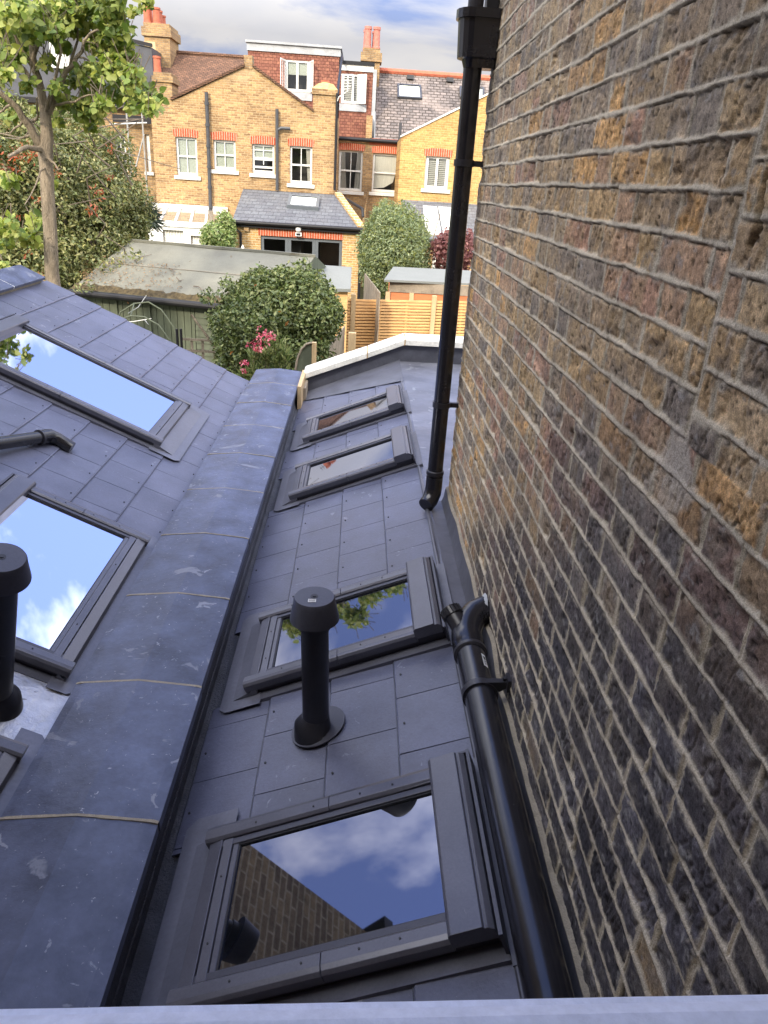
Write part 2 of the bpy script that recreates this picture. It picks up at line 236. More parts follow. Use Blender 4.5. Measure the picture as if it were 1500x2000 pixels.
# ------------------------------------------------------------------ mesh builder
def fin(o, label=None, cat=None, group=None, kind=None):
    if label: o['label'] = label
    if cat: o['category'] = cat
    if group: o['group'] = group
    if kind: o['kind'] = kind
    return o
def thing(name, loc, label, cat, group=None):
    o = bpy.data.objects.new(name, None); COL.objects.link(o); o.location = loc; o['org'] = tuple(map(float, loc)); o.empty_display_size = 0.1
    return fin(o, label, cat, group)
def org(o): return np.array(o['org']) if o is not None and 'org' in o.keys() else np.zeros(3)
class MB:
    def __init__(s, T=None): s.v = []; s.f = []; s.c = []; s.T = T; s.tone = 1.0; s.m = []; s.mi = 0
    def P(s, p):
        if s.T is None: return tuple(map(float, p))
        o, a, b, c = s.T; return tuple(np.asarray(o) + np.asarray(a) * p[0] + np.asarray(b) * p[1] + np.asarray(c) * p[2])
    def add(s, vs, fs):
        k = len(s.v); s.v += [s.P(p) for p in vs]
        for f in fs: s.f.append(tuple(i + k for i in f)); s.c.append(s.tone); s.m.append(s.mi)
    def box(s, x0, x1, y0, y1, z0, z1):
        s.add([(x0, y0, z0), (x1, y0, z0), (x1, y1, z0), (x0, y1, z0), (x0, y0, z1), (x1, y0, z1), (x1, y1, z1), (x0, y1, z1)],
              [(0, 3, 2, 1), (4, 5, 6, 7), (0, 1, 5, 4), (1, 2, 6, 5), (2, 3, 7, 6), (3, 0, 4, 7)])
    def quad(s, *p): s.add(list(p), [tuple(range(len(p)))])
    def prism(s, poly, d):
        """poly: list of 3D points, extruded by vector d"""
        n = len(poly); d = np.asarray(d, float); a = [np.asarray(p, float) for p in poly]
        s.add(a + [p + d for p in a], [tuple(range(n - 1, -1, -1)), tuple(range(n, 2 * n))] + [(i, (i + 1) % n, (i + 1) % n + n, i + n) for i in range(n)])
    def tube(s, path, rs, seg=14, caps=True):
        path = [np.asarray(p, float) for p in path]
        if not hasattr(rs, '__len__'): rs = [rs] * len(path)
        vs = []; prev = None
        for i, p in enumerate(path):
            t = path[min(i + 1, len(path) - 1)] - path[max(i - 1, 0)]; t = t / (np.linalg.norm(t) + 1e-9)
            if prev is None:
                h = np.array([0, 0, 1.]) if abs(t[2]) < 0.9 else np.array([1., 0, 0]); u = np.cross(h, t)
            else: u = prev - t * np.dot(prev, t)
            u /= np.linalg.norm(u) + 1e-9; prev = u; w = np.cross(t, u)
            for k in range(seg):
                a = 2 * math.pi * k / seg; vs.append(p + (u * math.cos(a) + w * math.sin(a)) * rs[i])
        fs = []
        for i in range(len(path) - 1):
            for k in range(seg): fs.append((i * seg + k, i * seg + (k + 1) % seg, (i + 1) * seg + (k + 1) % seg, (i + 1) * seg + k))
        if caps: fs += [tuple(range(seg - 1, -1, -1)), tuple((len(path) - 1) * seg + k for k in range(seg))]
        s.add(vs, fs)
    def build(s, name, m, parent=None, smooth=False, bevel=0, label=None, noparent_org=None):
        o0 = org(parent) if parent is not None else np.zeros(3)
        me = bpy.data.meshes.new(name); me.from_pydata([tuple(np.asarray(v) - o0) for v in s.v], [], s.f); me.update()
        for mm in (m if isinstance(m, (list, tuple)) else [m]): me.materials.append(mm)
        if isinstance(m, (list, tuple)): me.polygons.foreach_set('material_index', s.m)
        ca = me.color_attributes.new('Col', 'FLOAT_COLOR', 'CORNER')
        arr = []
        for f, c in zip(s.f, s.c):
            cc = (c, c, c, 1) if not hasattr(c, '__len__') else (*c, 1); arr += list(cc) * len(f)
        ca.data.foreach_set('color', arr)
        if smooth:
            me.polygons.foreach_set('use_smooth', [True] * len(me.polygons))
            try: me.set_sharp_from_angle(angle=R(40))
            except Exception: pass
        o = bpy.data.objects.new(name, me); COL.objects.link(o)
        if parent is not None: o.parent = parent; o['org'] = tuple(o0)
        if bevel:
            b = o.modifiers.new('bevel', 'BEVEL'); b.width = bevel; b.segments = 2; b.limit_method = 'ANGLE'; b.angle_limit = R(35)
        if label: o['label'] = label
        return o
def vnoise(P, seed=0):
    """value noise on an (n,3) or (n,2) array"""
    P = np.asarray(P, float)
    if P.shape[-1] == 2: P = np.concatenate([P, np.zeros(P.shape[:-1] + (1,))], -1)
    i = np.floor(P).astype(np.int64); f = P - i; f = f * f * (3 - 2 * f); out = 0
    for a in (0, 1):
        for b in (0, 1):
            for c in (0, 1):
                h = (i[..., 0] + a) * 374761393 + (i[..., 1] + b) * 668265263 + (i[..., 2] + c) * 2147483647 + seed * 974634777
                h = (h ^ (h >> 13)) * 1274126177; h = h ^ (h >> 16); r = (h & 0xffff) / 65535.0
                w = (f[..., 0] if a else 1 - f[..., 0]) * (f[..., 1] if b else 1 - f[..., 1]) * (f[..., 2] if c else 1 - f[..., 2])
                out = out + r * w
    return out
def fbm(P, oct=4, seed=0, g=0.5):
    P = np.asarray(P, float); s = 0; a = 1; t = 0
    for k in range(oct): s = s + a * vnoise(P * 2 ** k, seed + k); t += a; a *= g
    return s / t
def hrand(*ks):
    h = 0
    for k in ks: h = (h * 1000003) ^ (np.asarray(k).astype(np.int64) * 374761393 + 12345)
    h = (h ^ (h >> 13)) * 1274126177; h = h ^ (h >> 16); return (h & 0xffff) / 65535.0

# ------------------------------------------------------------------ planes of the two side-return roofs
AX = 0.55                                  # face of the right-hand brick wall
thR = R(22); eR = np.array([math.cos(thR), 0, math.sin(thR)]); nR = np.array([-math.sin(thR), 0, math.cos(thR)]); oR = np.array([0.5, 0, -1.60])
thL = R(25); eL = np.array([-math.cos(thL), 0, math.sin(thL)]); nL = np.array([math.sin(thL), 0, math.cos(thL)]); oL = np.array([-1.0, 0, -1.9])
YV = np.array([0, 1., 0])
TR = (oR, eR, YV, nR); TL = (oL, eL, YV, nL)

# ================================================================== STRUCTURE: ground
g = -4.2
b = MB(); b.quad((-400, -60, g), (400, -60, g), (400, 900, g), (-400, 900, g)); fin(b.build('ground', M['grass']), kind='structure')

# ================================================================== right-hand brick wall: bricks, joints and pointing as real relief
outr = thing('house_outrigger', (AX, 0.4, g), 'tall weathered stock brick side wall close on the right of the new roof', 'house')
def brick_wall():
    ny = 860; ys = 0.25 * np.exp(np.linspace(0, math.log(3.762 / 0.25), ny)); zs = np.arange(-1.58, 1.02, 0.0031)
    Y, Z = np.meshgrid(ys, zs, indexing='ij'); n = Y.shape
    wob = 0.006 * (fbm(np.stack([Y * 1.7, Z * 3.0], -1), 3, 5) - 0.5) * 2 + 0.003 * (fbm(np.stack([Y * 14, Z * 9], -1), 2, 6) - 0.5) * 2
    qz = (Y < 1.13) & (Z > -0.36); Zs = Z + wob + np.where(qz, 0.034, 0)
    k = np.floor((Zs + 2.0) / 0.075).astype(int); fz = (Zs + 2.0) - k * 0.075
    per = 0.338
    Ys = Y + 0.004 * (fbm(np.stack([Y * 10, Z * 16], -1), 2, 9) - 0.5) * 2 + np.where(k % 2 == 0, 0.0, 0.169) + 0.07 * (hrand(k, 3) - 0.5)
    c = np.floor(Ys / per).astype(int); fy = Ys - c * per; st = fy < 0.225
    bid = c * 2 + np.where(st, 0, 1); lo = np.where(st, 0.0, 0.225); hi = np.where(st, 0.225, per)
    jit = 0.006 * (hrand(bid, k, 11) - 0.5)
    dy = np.minimum(fy - lo, hi - fy) + jit; dz = np.minimum(fz, 0.075 - fz)
    jn = fbm(np.stack([Y * 30, Z * 30], -1), 3, 21) - 0.5
    ragged = fbm(np.stack([Y * 75, Z * 75], -1), 2, 22) - 0.5
    bed = 0.0050 + 0.0045 * jn + 0.0025 * ragged + 0.0030 * (hrand(k, c, 77) - 0.3)
    perp = 0.0050 + 0.005 * jn + 0.002 * ragged
    strj = np.abs(Y - 1.13 - 0.012 * (fbm(np.stack([Z * 12, Z * 0], -1), 3, 31) - 0.5)); isq = (Z > -0.36)
    perp_d = np.where(isq, np.minimum(dy, strj - 0.004), dy)
    mb_ = 1 / (1 + np.exp(np.clip((dz - bed) / 0.0006, -40, 40))); mp_ = 1 / (1 + np.exp(np.clip((perp_d - perp) / 0.0006, -40, 40))); mort = np.maximum(mb_, mp_)
    # brick face
    r1 = hrand(bid, k, 1); r2 = hrand(bid, k, 2); r3 = hrand(bid, k, 3); r4 = hrand(bid, k, 4)
    face = 0.004 * (r1 - 0.5) + (fz - 0.037) * 0.05 * (r2 - 0.5) + (fy - (lo + hi) / 2) * 0.06 * (r3 - 0.5)
    crease = np.abs(fbm(np.stack([Y * 34 + Z * 8, Z * 11 + r1 * 50], -1), 4, 41) - 0.5) * 2
    pits = fbm(np.stack([Y * 60, Z * 60], -1), 4, 42, 0.65)
    gr = vnoise(np.stack([Y * 190, Z * 190], -1), 43)
    rough = 0.35 + 0.75 * r4
    face = face + rough * (0.0012 * (crease - 0.25) + 0.0060 * (pits - 0.5)) + 0.0016 * (gr - 0.5)
    spall = np.clip((fbm(np.stack([Y * 9 + 7, Z * 11], -1), 4, 44) - 0.60) * 9, 0, 1) * (r2 > 0.25); face = face - 0.007 * spall
    deep = np.clip((0.11 - crease) * 14, 0, 1) * (r4 > 0.55); face = face - 0.003 * deep
    edge = np.minimum(dz, dy); rd = np.clip(edge / 0.016, 0, 1); face = face - 0.0025 * (1 - rd) ** 2 - 0.0005
    # mortar: slightly proud weather-struck pointing with a shadow line below; thin perpends with a groove
    mh = 0.0002 + 0.0014 * (fz > 0.0375) * (1 - np.clip(dz / 0.009, 0, 1)) + 0.0010 * (ragged + jn) + 0.0008 * (gr - 0.5)
    groove = np.exp(-((perp_d - 0.0005) / 0.0016) ** 2) * 0.004
    mh = np.where(mb_ > mp_, mh, mh - 0.001 - groove)
    H = face * (1 - mort) + mh * mort
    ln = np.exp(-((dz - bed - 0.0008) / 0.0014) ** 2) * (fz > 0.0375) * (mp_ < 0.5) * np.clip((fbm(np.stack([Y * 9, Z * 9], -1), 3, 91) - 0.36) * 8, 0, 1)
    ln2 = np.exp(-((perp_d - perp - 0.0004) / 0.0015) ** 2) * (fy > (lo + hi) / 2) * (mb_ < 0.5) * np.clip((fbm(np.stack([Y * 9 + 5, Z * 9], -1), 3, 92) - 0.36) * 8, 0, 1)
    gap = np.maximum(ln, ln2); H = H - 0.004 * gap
    X = AX - H
    # colours
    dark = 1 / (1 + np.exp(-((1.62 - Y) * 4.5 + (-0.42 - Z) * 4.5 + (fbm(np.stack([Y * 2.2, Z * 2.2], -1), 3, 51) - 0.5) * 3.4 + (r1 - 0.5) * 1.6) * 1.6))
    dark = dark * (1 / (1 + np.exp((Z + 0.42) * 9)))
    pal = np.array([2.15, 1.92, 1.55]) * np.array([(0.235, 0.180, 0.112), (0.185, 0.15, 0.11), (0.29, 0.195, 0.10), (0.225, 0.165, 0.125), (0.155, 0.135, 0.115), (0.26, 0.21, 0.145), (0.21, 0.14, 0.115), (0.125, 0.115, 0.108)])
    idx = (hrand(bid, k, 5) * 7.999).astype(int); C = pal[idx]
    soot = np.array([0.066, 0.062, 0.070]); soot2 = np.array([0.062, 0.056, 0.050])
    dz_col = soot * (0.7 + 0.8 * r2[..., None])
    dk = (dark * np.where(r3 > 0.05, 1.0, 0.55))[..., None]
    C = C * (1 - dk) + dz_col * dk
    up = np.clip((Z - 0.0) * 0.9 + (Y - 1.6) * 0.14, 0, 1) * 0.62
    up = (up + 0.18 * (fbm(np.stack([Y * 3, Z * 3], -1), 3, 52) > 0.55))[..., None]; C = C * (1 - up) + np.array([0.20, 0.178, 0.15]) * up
    t1 = fbm(np.stack([Y * 24, Z * 24], -1), 4, 61); t2 = fbm(np.stack([Y * 5, Z * 7], -1), 3, 62); t3 = fbm(np.stack([Y * 85, Z * 85], -1), 3, 63, 0.7)
    C = C * (0.62 + 0.8 * t1)[..., None] * (0.85 + 0.35 * t2)[..., None] * (0.45 + 1.15 * t3)[..., None]
    och = np.clip((fbm(np.stack([Y * 13 + 3, Z * 13], -1), 3, 64) - 0.54) * 8, 0, 1)[..., None] * (1 - dk * 0.96) * 0.5
    C = C * (1 - och) + np.array([0.44, 0.32, 0.17]) * och
    gy = np.clip((fbm(np.stack([Y * 17 + 9, Z * 21], -1), 4, 65) - 0.58) * 9, 0, 1)[..., None] * 0.5
    C = C * (1 - gy) + np.array([0.16, 0.145, 0.128]) * gy
    wh = np.clip((fbm(np.stack([Y * 44, Z * 44], -1), 3, 66) - 0.70) * 16, 0, 1)[..., None] * 0.45; C = C * (1 - wh) + np.array([0.36, 0.35, 0.33]) * wh
    sp = vnoise(np.stack([Y * 260, Z * 260], -1), 68); pk = np.clip((vnoise(np.stack([Y * 120, Z * 120], -1), 69) - 0.80) * 9, 0, 1) * (1 - mort)
    C = C * (0.72 + 0.56 * sp)[..., None] * (1 - 0.7 * pk)[..., None]; X = X + 0.002 * pk
    smear = (np.clip(1 - (edge - 0.004) / 0.013, 0, 1) * np.clip((fbm(np.stack([Y * 55, Z * 70], -1), 3, 67) - 0.46) * 7, 0, 1))[..., None] * 0.75
    MC = np.array([0.52, 0.46, 0.35]) * (0.80 + 0.35 * t1 + 0.20 * (gr - 0.5))[..., None] * (0.88 + 0.3 * t2)[..., None]
    C = C * (1 - smear) + MC * smear
    C = C * (1 - mort[..., None]) + MC * mort[..., None]
    C = C * (1 - 0.72 * gap)[..., None]  # shadow line under and beside the pointing darkened into the colour
    # cement smear on a patch near the sill end of the old corner joint
    cem = (np.clip((fbm(np.stack([Y * 7 + 2, Z * 7], -1), 4, 71) - 0.52) * 9, 0, 1) * np.exp(-((Y - 1.13) / 0.11) ** 2 - ((Z + 0.40) / 0.14) ** 2))[..., None]
    C = C * (1 - cem) + np.array([0.46, 0.41, 0.34]) * cem * 1.0
    crk = np.clip(1 - np.abs(Y - (1.08 + 0.10 * (Z - 0.1) + 0.07 * (fbm(np.stack([Z * 9, Z * 0 + 4], -1), 4, 72) - 0.5))) / 0.008, 0, 1) * (Z > -0.05)
    X = X + crk * 0.02; C = C * (1 - 0.8 * crk)[..., None]
    V = np.stack([X, Y, Z], -1).reshape(-1, 3) - org(outr)
    a = np.arange(n[0] * n[1]).reshape(n); q = np.stack([a[:-1, :-1], a[:-1, 1:], a[1:, 1:], a[1:, :-1]], -1).reshape(-1, 4)
    me = bpy.data.meshes.new('brick_face'); me.vertices.add(len(V)); me.vertices.foreach_set('co', V.ravel())
    me.loops.add(q.size); me.loops.foreach_set('vertex_index', q.ravel().astype(np.int32)); me.polygons.add(len(q))
    me.polygons.foreach_set('loop_start', np.arange(0, q.size, 4, dtype=np.int32)); me.update(calc_edges=True)
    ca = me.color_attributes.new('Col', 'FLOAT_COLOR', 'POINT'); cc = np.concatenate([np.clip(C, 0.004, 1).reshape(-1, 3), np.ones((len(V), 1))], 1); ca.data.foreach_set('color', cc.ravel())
    m, nt, lk, bs = nm('hand_made_brick_and_pointing')
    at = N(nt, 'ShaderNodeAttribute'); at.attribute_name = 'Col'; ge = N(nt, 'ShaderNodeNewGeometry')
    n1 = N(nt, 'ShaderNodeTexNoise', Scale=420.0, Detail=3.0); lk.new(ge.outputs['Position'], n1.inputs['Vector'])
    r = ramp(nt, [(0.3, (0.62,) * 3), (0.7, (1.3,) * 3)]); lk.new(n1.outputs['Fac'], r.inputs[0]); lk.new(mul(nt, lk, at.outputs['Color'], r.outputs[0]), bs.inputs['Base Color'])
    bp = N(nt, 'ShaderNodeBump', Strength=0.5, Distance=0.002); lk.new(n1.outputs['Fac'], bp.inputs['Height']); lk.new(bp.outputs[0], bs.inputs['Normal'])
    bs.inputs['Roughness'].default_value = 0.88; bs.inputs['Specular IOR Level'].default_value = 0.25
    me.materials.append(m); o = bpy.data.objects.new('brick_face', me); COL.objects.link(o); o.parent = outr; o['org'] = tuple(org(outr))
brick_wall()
b = MB(); b.box(AX + 0.03, 4.6, 0.34, 3.755, g, 2.0); b.build('wall', M['dby'], outr)
b = MB(); b.prism([(AX + 0.0, 0.34, 1.018), (AX + 0.03, 0.34, 1.018), (AX + 0.03, 3.75, 1.018), (AX, 3.75, 1.018)], (0, 0, 0.98)); b.build('upper_wall', M['dby'], outr)
b = MB(); b.prism([(0.35, 0.3, 2.0), (4.8, 0.3, 2.0), (4.8, 0.3, 2.1), (2.6, 0.3, 3.0), (0.35, 0.3, 2.1)], (0, 3.6, 0)); b.build('roof', M['slatefar'], outr)

# our own house behind the camera (keeps the court in shade) and the neighbour's outrigger seen in the skylights
own = thing('terrace_house', (0, 0, g), 'brick terrace house behind the window the view is taken from', 'house')
b = MB()
b.box(-7, -1.25, 0.06, 0.30, g, 3.9); b.box(0.58, 6, 0.06, 0.335, g, 3.9); b.box(-1.25, 0.58, 0.06, 0.30, g, -0.62); b.box(-1.25, 0.58, 0.06, 0.30, 1.25, 3.9)
b.box(-7, -6.8, -9, 0.06, g, 3.9); b.box(5.8, 6, -9, 0.06, g, 3.9); b.box(-6.8, 5.8, -9.2, -9, g, 3.9)
b.build('wall', M['dbx'], own)
b = MB(); b.prism([(-7.1, 0.5, 3.9), (-7.1, -9.4, 3.9), (-7.1, -4.4, 6.0)], (13.2, 0, 0)); b.build('roof', M['oldslate'], own)
nb = thing('neighbour_outrigger', (-3.0, 2.4, g), 'dark stock brick outrigger mirrored in the nearest skylight', 'house')
b = MB(); b.box(-6.6, -2.96, 0.31, 4.55, g, 1.9); b.build('wall', M['dby'], nb)
b = MB(); b.box(-6.8, -2.82, 0.31, 4.7, 1.9, 2.02); b.build('eaves', M['gutter'], nb)
b = MB(); b.prism([(-6.8, 0.31, 2.03), (-2.9, 0.31, 2.03), (-4.8, 0.31, 2.9)], (0, 4.35, 0)); b.build('roof', M['slatefar'], nb)

# ================================================================== slated roofs
def slated(name, T, parent, srows, ymin, ymax, gauge, wid, cut, seed, smin=None, label=None):
    """individual slates laid in courses; cut(y0,y1,s0,s1)->list of y spans kept"""
    b = MB(T); riv = MB(T); rr = random.Random(seed)
    for k, s in enumerate(srows):
        off = (k % 2) * wid / 2; j0 = int((ymin - off) / wid) - 1
        j = j0
        while True:
            ya = j * wid + off; yb = ya + wid; j += 1
            if ya > ymax: break
            ya += 0.0018; yb -= 0.0018; ya = max(ya, ymin); yb = min(yb, ymax)
            s1 = s + gauge + 0.012
            if yb - ya < 0.01: continue
            for (p, q) in cut(ya, yb, s, s + gauge):
                if q - p < 0.008: continue
                b.tone = 0.93 + 0.14 * rr.random(); j1 = rr.uniform(-0.0012, 0.0012); j2 = rr.uniform(-0.0012, 0.0012)
                lo = 0.011; hi = 0.0015; th_ = 0.006; ds = rr.uniform(-0.0015, 0.0015)
                b.add([(s + ds, p, lo - th_ + j1), (s + ds, q, lo - th_ + j2), (s1, q, hi - th_), (s1, p, hi - th_),
                       (s + ds + 0.005, p, lo + j1), (s + ds + 0.005, q, lo + j2), (s1, q, hi), (s1, p, hi)],
                      [(4, 5, 6, 7), (1, 2, 6, 5), (3, 0, 4, 7)])
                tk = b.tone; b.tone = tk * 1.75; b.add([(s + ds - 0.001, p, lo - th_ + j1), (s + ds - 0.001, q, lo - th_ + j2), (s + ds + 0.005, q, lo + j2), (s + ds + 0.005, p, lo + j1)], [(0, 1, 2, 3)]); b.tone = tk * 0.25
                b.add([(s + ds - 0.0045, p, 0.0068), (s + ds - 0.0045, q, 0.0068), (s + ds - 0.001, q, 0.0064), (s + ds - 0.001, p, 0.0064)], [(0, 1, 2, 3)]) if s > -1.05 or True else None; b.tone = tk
                if q - p > 0.2: riv.tube([(s + 0.026, (p + q) / 2 + 0.001, 0.008), (s + 0.026, (p + q) / 2, 0.0145)], 0.0042, 8)
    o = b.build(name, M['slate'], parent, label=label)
    riv.build('rivets', M['screw'], parent)
    return o
YEND = 7.34
# roof on the right
rr_ = thing('side_return_roof', (0.0, 3.8, -1.8), 'narrow dark slated roof between the slate-topped party wall and the brick wall', 'roof')
WR = [(1.13, 1.69), (2.40, 2.95), (4.37, 4.94), (5.54, 6.08)]
def cutR(y0, y1, s0, s1):
    ytop = 6.56 + (-0.08 - s0) * 0.50
    y1 = min(y1, ytop); segs = [(y0, y1)]
    for (a, c) in WR:
        if s1 > -0.95 + 0.02:
            n_ = []
            for (p, q) in segs:
                if q <= a or p >= c: n_.append((p, q))
                else:
                    if p < a: n_.append((p, a))
                    if q > c: n_.append((c, q))
            segs = n_
    return [x for x in segs if x[1] > x[0]]
rowsR = [-1.10 + 0.26 * k for k in range(4)]
slated('slates', TR, rr_, rowsR, 0.5, YEND, 0.26, 0.285, cutR, 3)
b = MB(TR); b.quad((-1.13, 0.31, -0.008), (-0.055, 0.31, -0.008), (-0.055, YEND, -0.008), (-1.13, YEND, -0.008)); b.build('underlay', M['membrane'], rr_)
# ridge roll / lead strip beside the wall, flat membrane roof beyond the outrigger, lead apron at the far end
def wavy_sheet(b, x0, x1, y0, y1, z, nx, ny, amp, seed, zf=None):
    vs = []
    for i in range(nx + 1):
        for j in range(ny + 1):
            x = x0 + (x1 - x0) * i / nx; y = y0 + (y1 - y0) * j / ny
            h = amp * (float(fbm(np.array([[x * 7, y * 5]]), 3, seed)[0]) - 0.5)
            vs.append((x, y, (zf(x) if zf else z) + h))
    b.add(vs, [(i * (ny + 1) + j, (i + 1) * (ny + 1) + j, (i + 1) * (ny + 1) + j + 1, i * (ny + 1) + j + 1) for i in range(nx) for j in range(ny)])
zr = oR[2] + (-0.06) * math.sin(thR)
b = MB(); wavy_sheet(b, 0.425, AX, 0.31, 3.78, zr + 0.004, 8, 120, 0.012, 4); b.build('lead_strip', M['leaddark'], rr_, smooth=True)
b = MB(); b.tube([(0.432, y, zr + 0.003) for y in np.linspace(0.32, YEND - 0.4, 30)], 0.010, 8); b.build('ridge_roll', M['leaddark'], rr_, smooth=True)
b = MB(); wavy_sheet(b, 0.425, 3.2, 3.78, YEND, zr + 0.002, 40, 50, 0.010, 5); b.build('flat_roof_sheet', M['lead'], rr_, smooth=True)
b = MB(TR); vs = []
for i in range(13):
    s = -1.10 + (1.05) * i / 12; ya = 6.56 + (-0.08 - s) * 0.50 - 0.06
    for j in range(9):
        y = ya + (YEND - ya) * j / 8; vs.append((s, y, 0.016 + 0.004 * (float(vnoise(np.array([[s * 9, y * 6]]), 8)[0]) - 0.5)))
b.add(vs, [(i * 9 + j, (i + 1) * 9 + j, (i + 1) * 9 + j + 1, i * 9 + j + 1) for i in range(12) for j in range(8)])
b.build('end_apron', M['leaddark'], rr_, smooth=True)
# lead upstand dressed up the brick wall, ragged top edge with a mortar fillet
b = MB(); vs = []; fl = MB(); fv = []
yy = np.linspace(0.32, 3.77, 150)
top = -1.535 + 0.022 * (fbm(np.stack([yy * 4, yy * 0], -1), 3, 12) - 0.5) * 2 - 0.03 * np.exp(-((yy - 2.0) / 0.10) ** 2) + 0.035 * np.exp(-((yy - 2.22) / 0.12) ** 2)
for y, t in zip(yy, top):
    w = 0.004 * (float(vnoise(np.array([[y * 11, 2.]]), 3)[0]) - 0.5)
    vs += [(0.520 + w, y, zr + 0.006), (0.531 + w, y, zr + 0.035), (0.536 + w, y, t - 0.012), (0.540, y, t)]
b.add(vs, [(i * 4 + k, i * 4 + k + 1, i * 4 + k + 5, i * 4 + k + 4) for i in range(149) for k in range(3)])
b.build('wall_upstand', M['leaddark'], rr_, smooth=True)
for i, (y, t) in enumerate(zip(yy, top)): fv += [(0.5385, y, t - 0.003), (0.5375, y, t + 0.004), (0.552, y, t + 0.012)]
fl.add(fv, [(i * 3 + k, i * 3 + k + 1, i * 3 + k + 4, i * 3 + k + 3) for i in range(149) for k in range(2)])
fl.build('mortar_fillet', M['mortar'], rr_, smooth=True)
# gutter box at the foot
b = MB(); b.box(-0.560, -0.500, 0.31, 7.38, -2.03, -2.012); b.build('gutter_sheet', M['membrane'], rr_)

# roof on the left
rl_ = thing('neighbour_side_roof', (-2.0, 3.8, -1.5), 'steeper slated roof to the left of the slate-topped party wall', 'roof')
WL = [(4.735, 5.70, 0.36, 1.80), (2.345, 3.52, 0.095, 0.86), (0.9, 1.94, 0.095, 0.9)]
def cutL(y0, y1, s0, s1):
    segs = [(y0, y1)]
    for (a, c, sa, sb) in WL:
        sa2 = sa
        if s1 > sa2 + 0.10 and s0 < sb - 0.06:
            n_ = []
            for (p, q) in segs:
                if q <= a or p >= c: n_.append((p, q))
                else:
                    if p < a: n_.append((p, a))
                    if q > c: n_.append((c, q))
            segs = n_
    a, c = 1.94, 2.345
    if s0 < 0.3:
        segs = [(p, q) for (p, q) in segs if not (p < 2.33 and q > 1.95)]
    return segs
rowsL = [0.045 + 0.258 * k for k in range(8)]
slated('slates', TL, rl_, rowsL, 0.5, 7.2, 0.258, 0.298, cutL, 5)
b = MB(TL); b.quad((-0.02, 0.31, -0.01), (2.15, 0.31, -0.01), (2.15, 7.18, -0.01), (-0.02, 7.18, -0.01)); b.build('underlay', M['membrane'], rl_)
b = MB(TL); b.quad((-0.02, 0.5, 0.004), (0.05, 0.5, 0.004), (0.05, 7.2, 0.004), (-0.02, 7.2, 0.004)); b.build('gutter_sheet', M['leaddark'], rl_)
b = MB(); b.prism([tuple(oL + eL * s + nL * h + YV * 7.205) for s, h in ((-0.02, -0.01), (2.15, -0.01), (2.15, -2.5), (-0.02, -1.6))], (0, -0.02, 0)); b.build('end_wall', M['dbx'], rl_)
# ridge capping of that roof, mortar bedded
cap = thing('ridge_capping', tuple(oL + eL * 2.25 + YV * 5), 'dark slabs capping the top of the left roof on a strip of pale mortar', 'ridge capping')
b = MB(TL); b.box(2.115, 2.32, 0.4, 7.05, 0.0, 0.035); b.build('mortar_bed', M['mortar'], cap)
y = 7.22
ys_ = [7.08, 6.42, 5.76, 5.06, 4.6]
for i in range(4):
    b = MB(TL); b.tone = 0.9; b.box(2.10, 2.34, ys_[i + 1] + 0.006, ys_[i] - 0.006, 0.036, 0.062); b.build('slab', M['coping'], cap, bevel=0.004)
for i in (1, 2, 3): b = MB(TL); b.box(2.101, 2.339, ys_[i] - 0.006, ys_[i] + 0.006, 0.037, 0.059); b.build('joint', M['white'], cap)

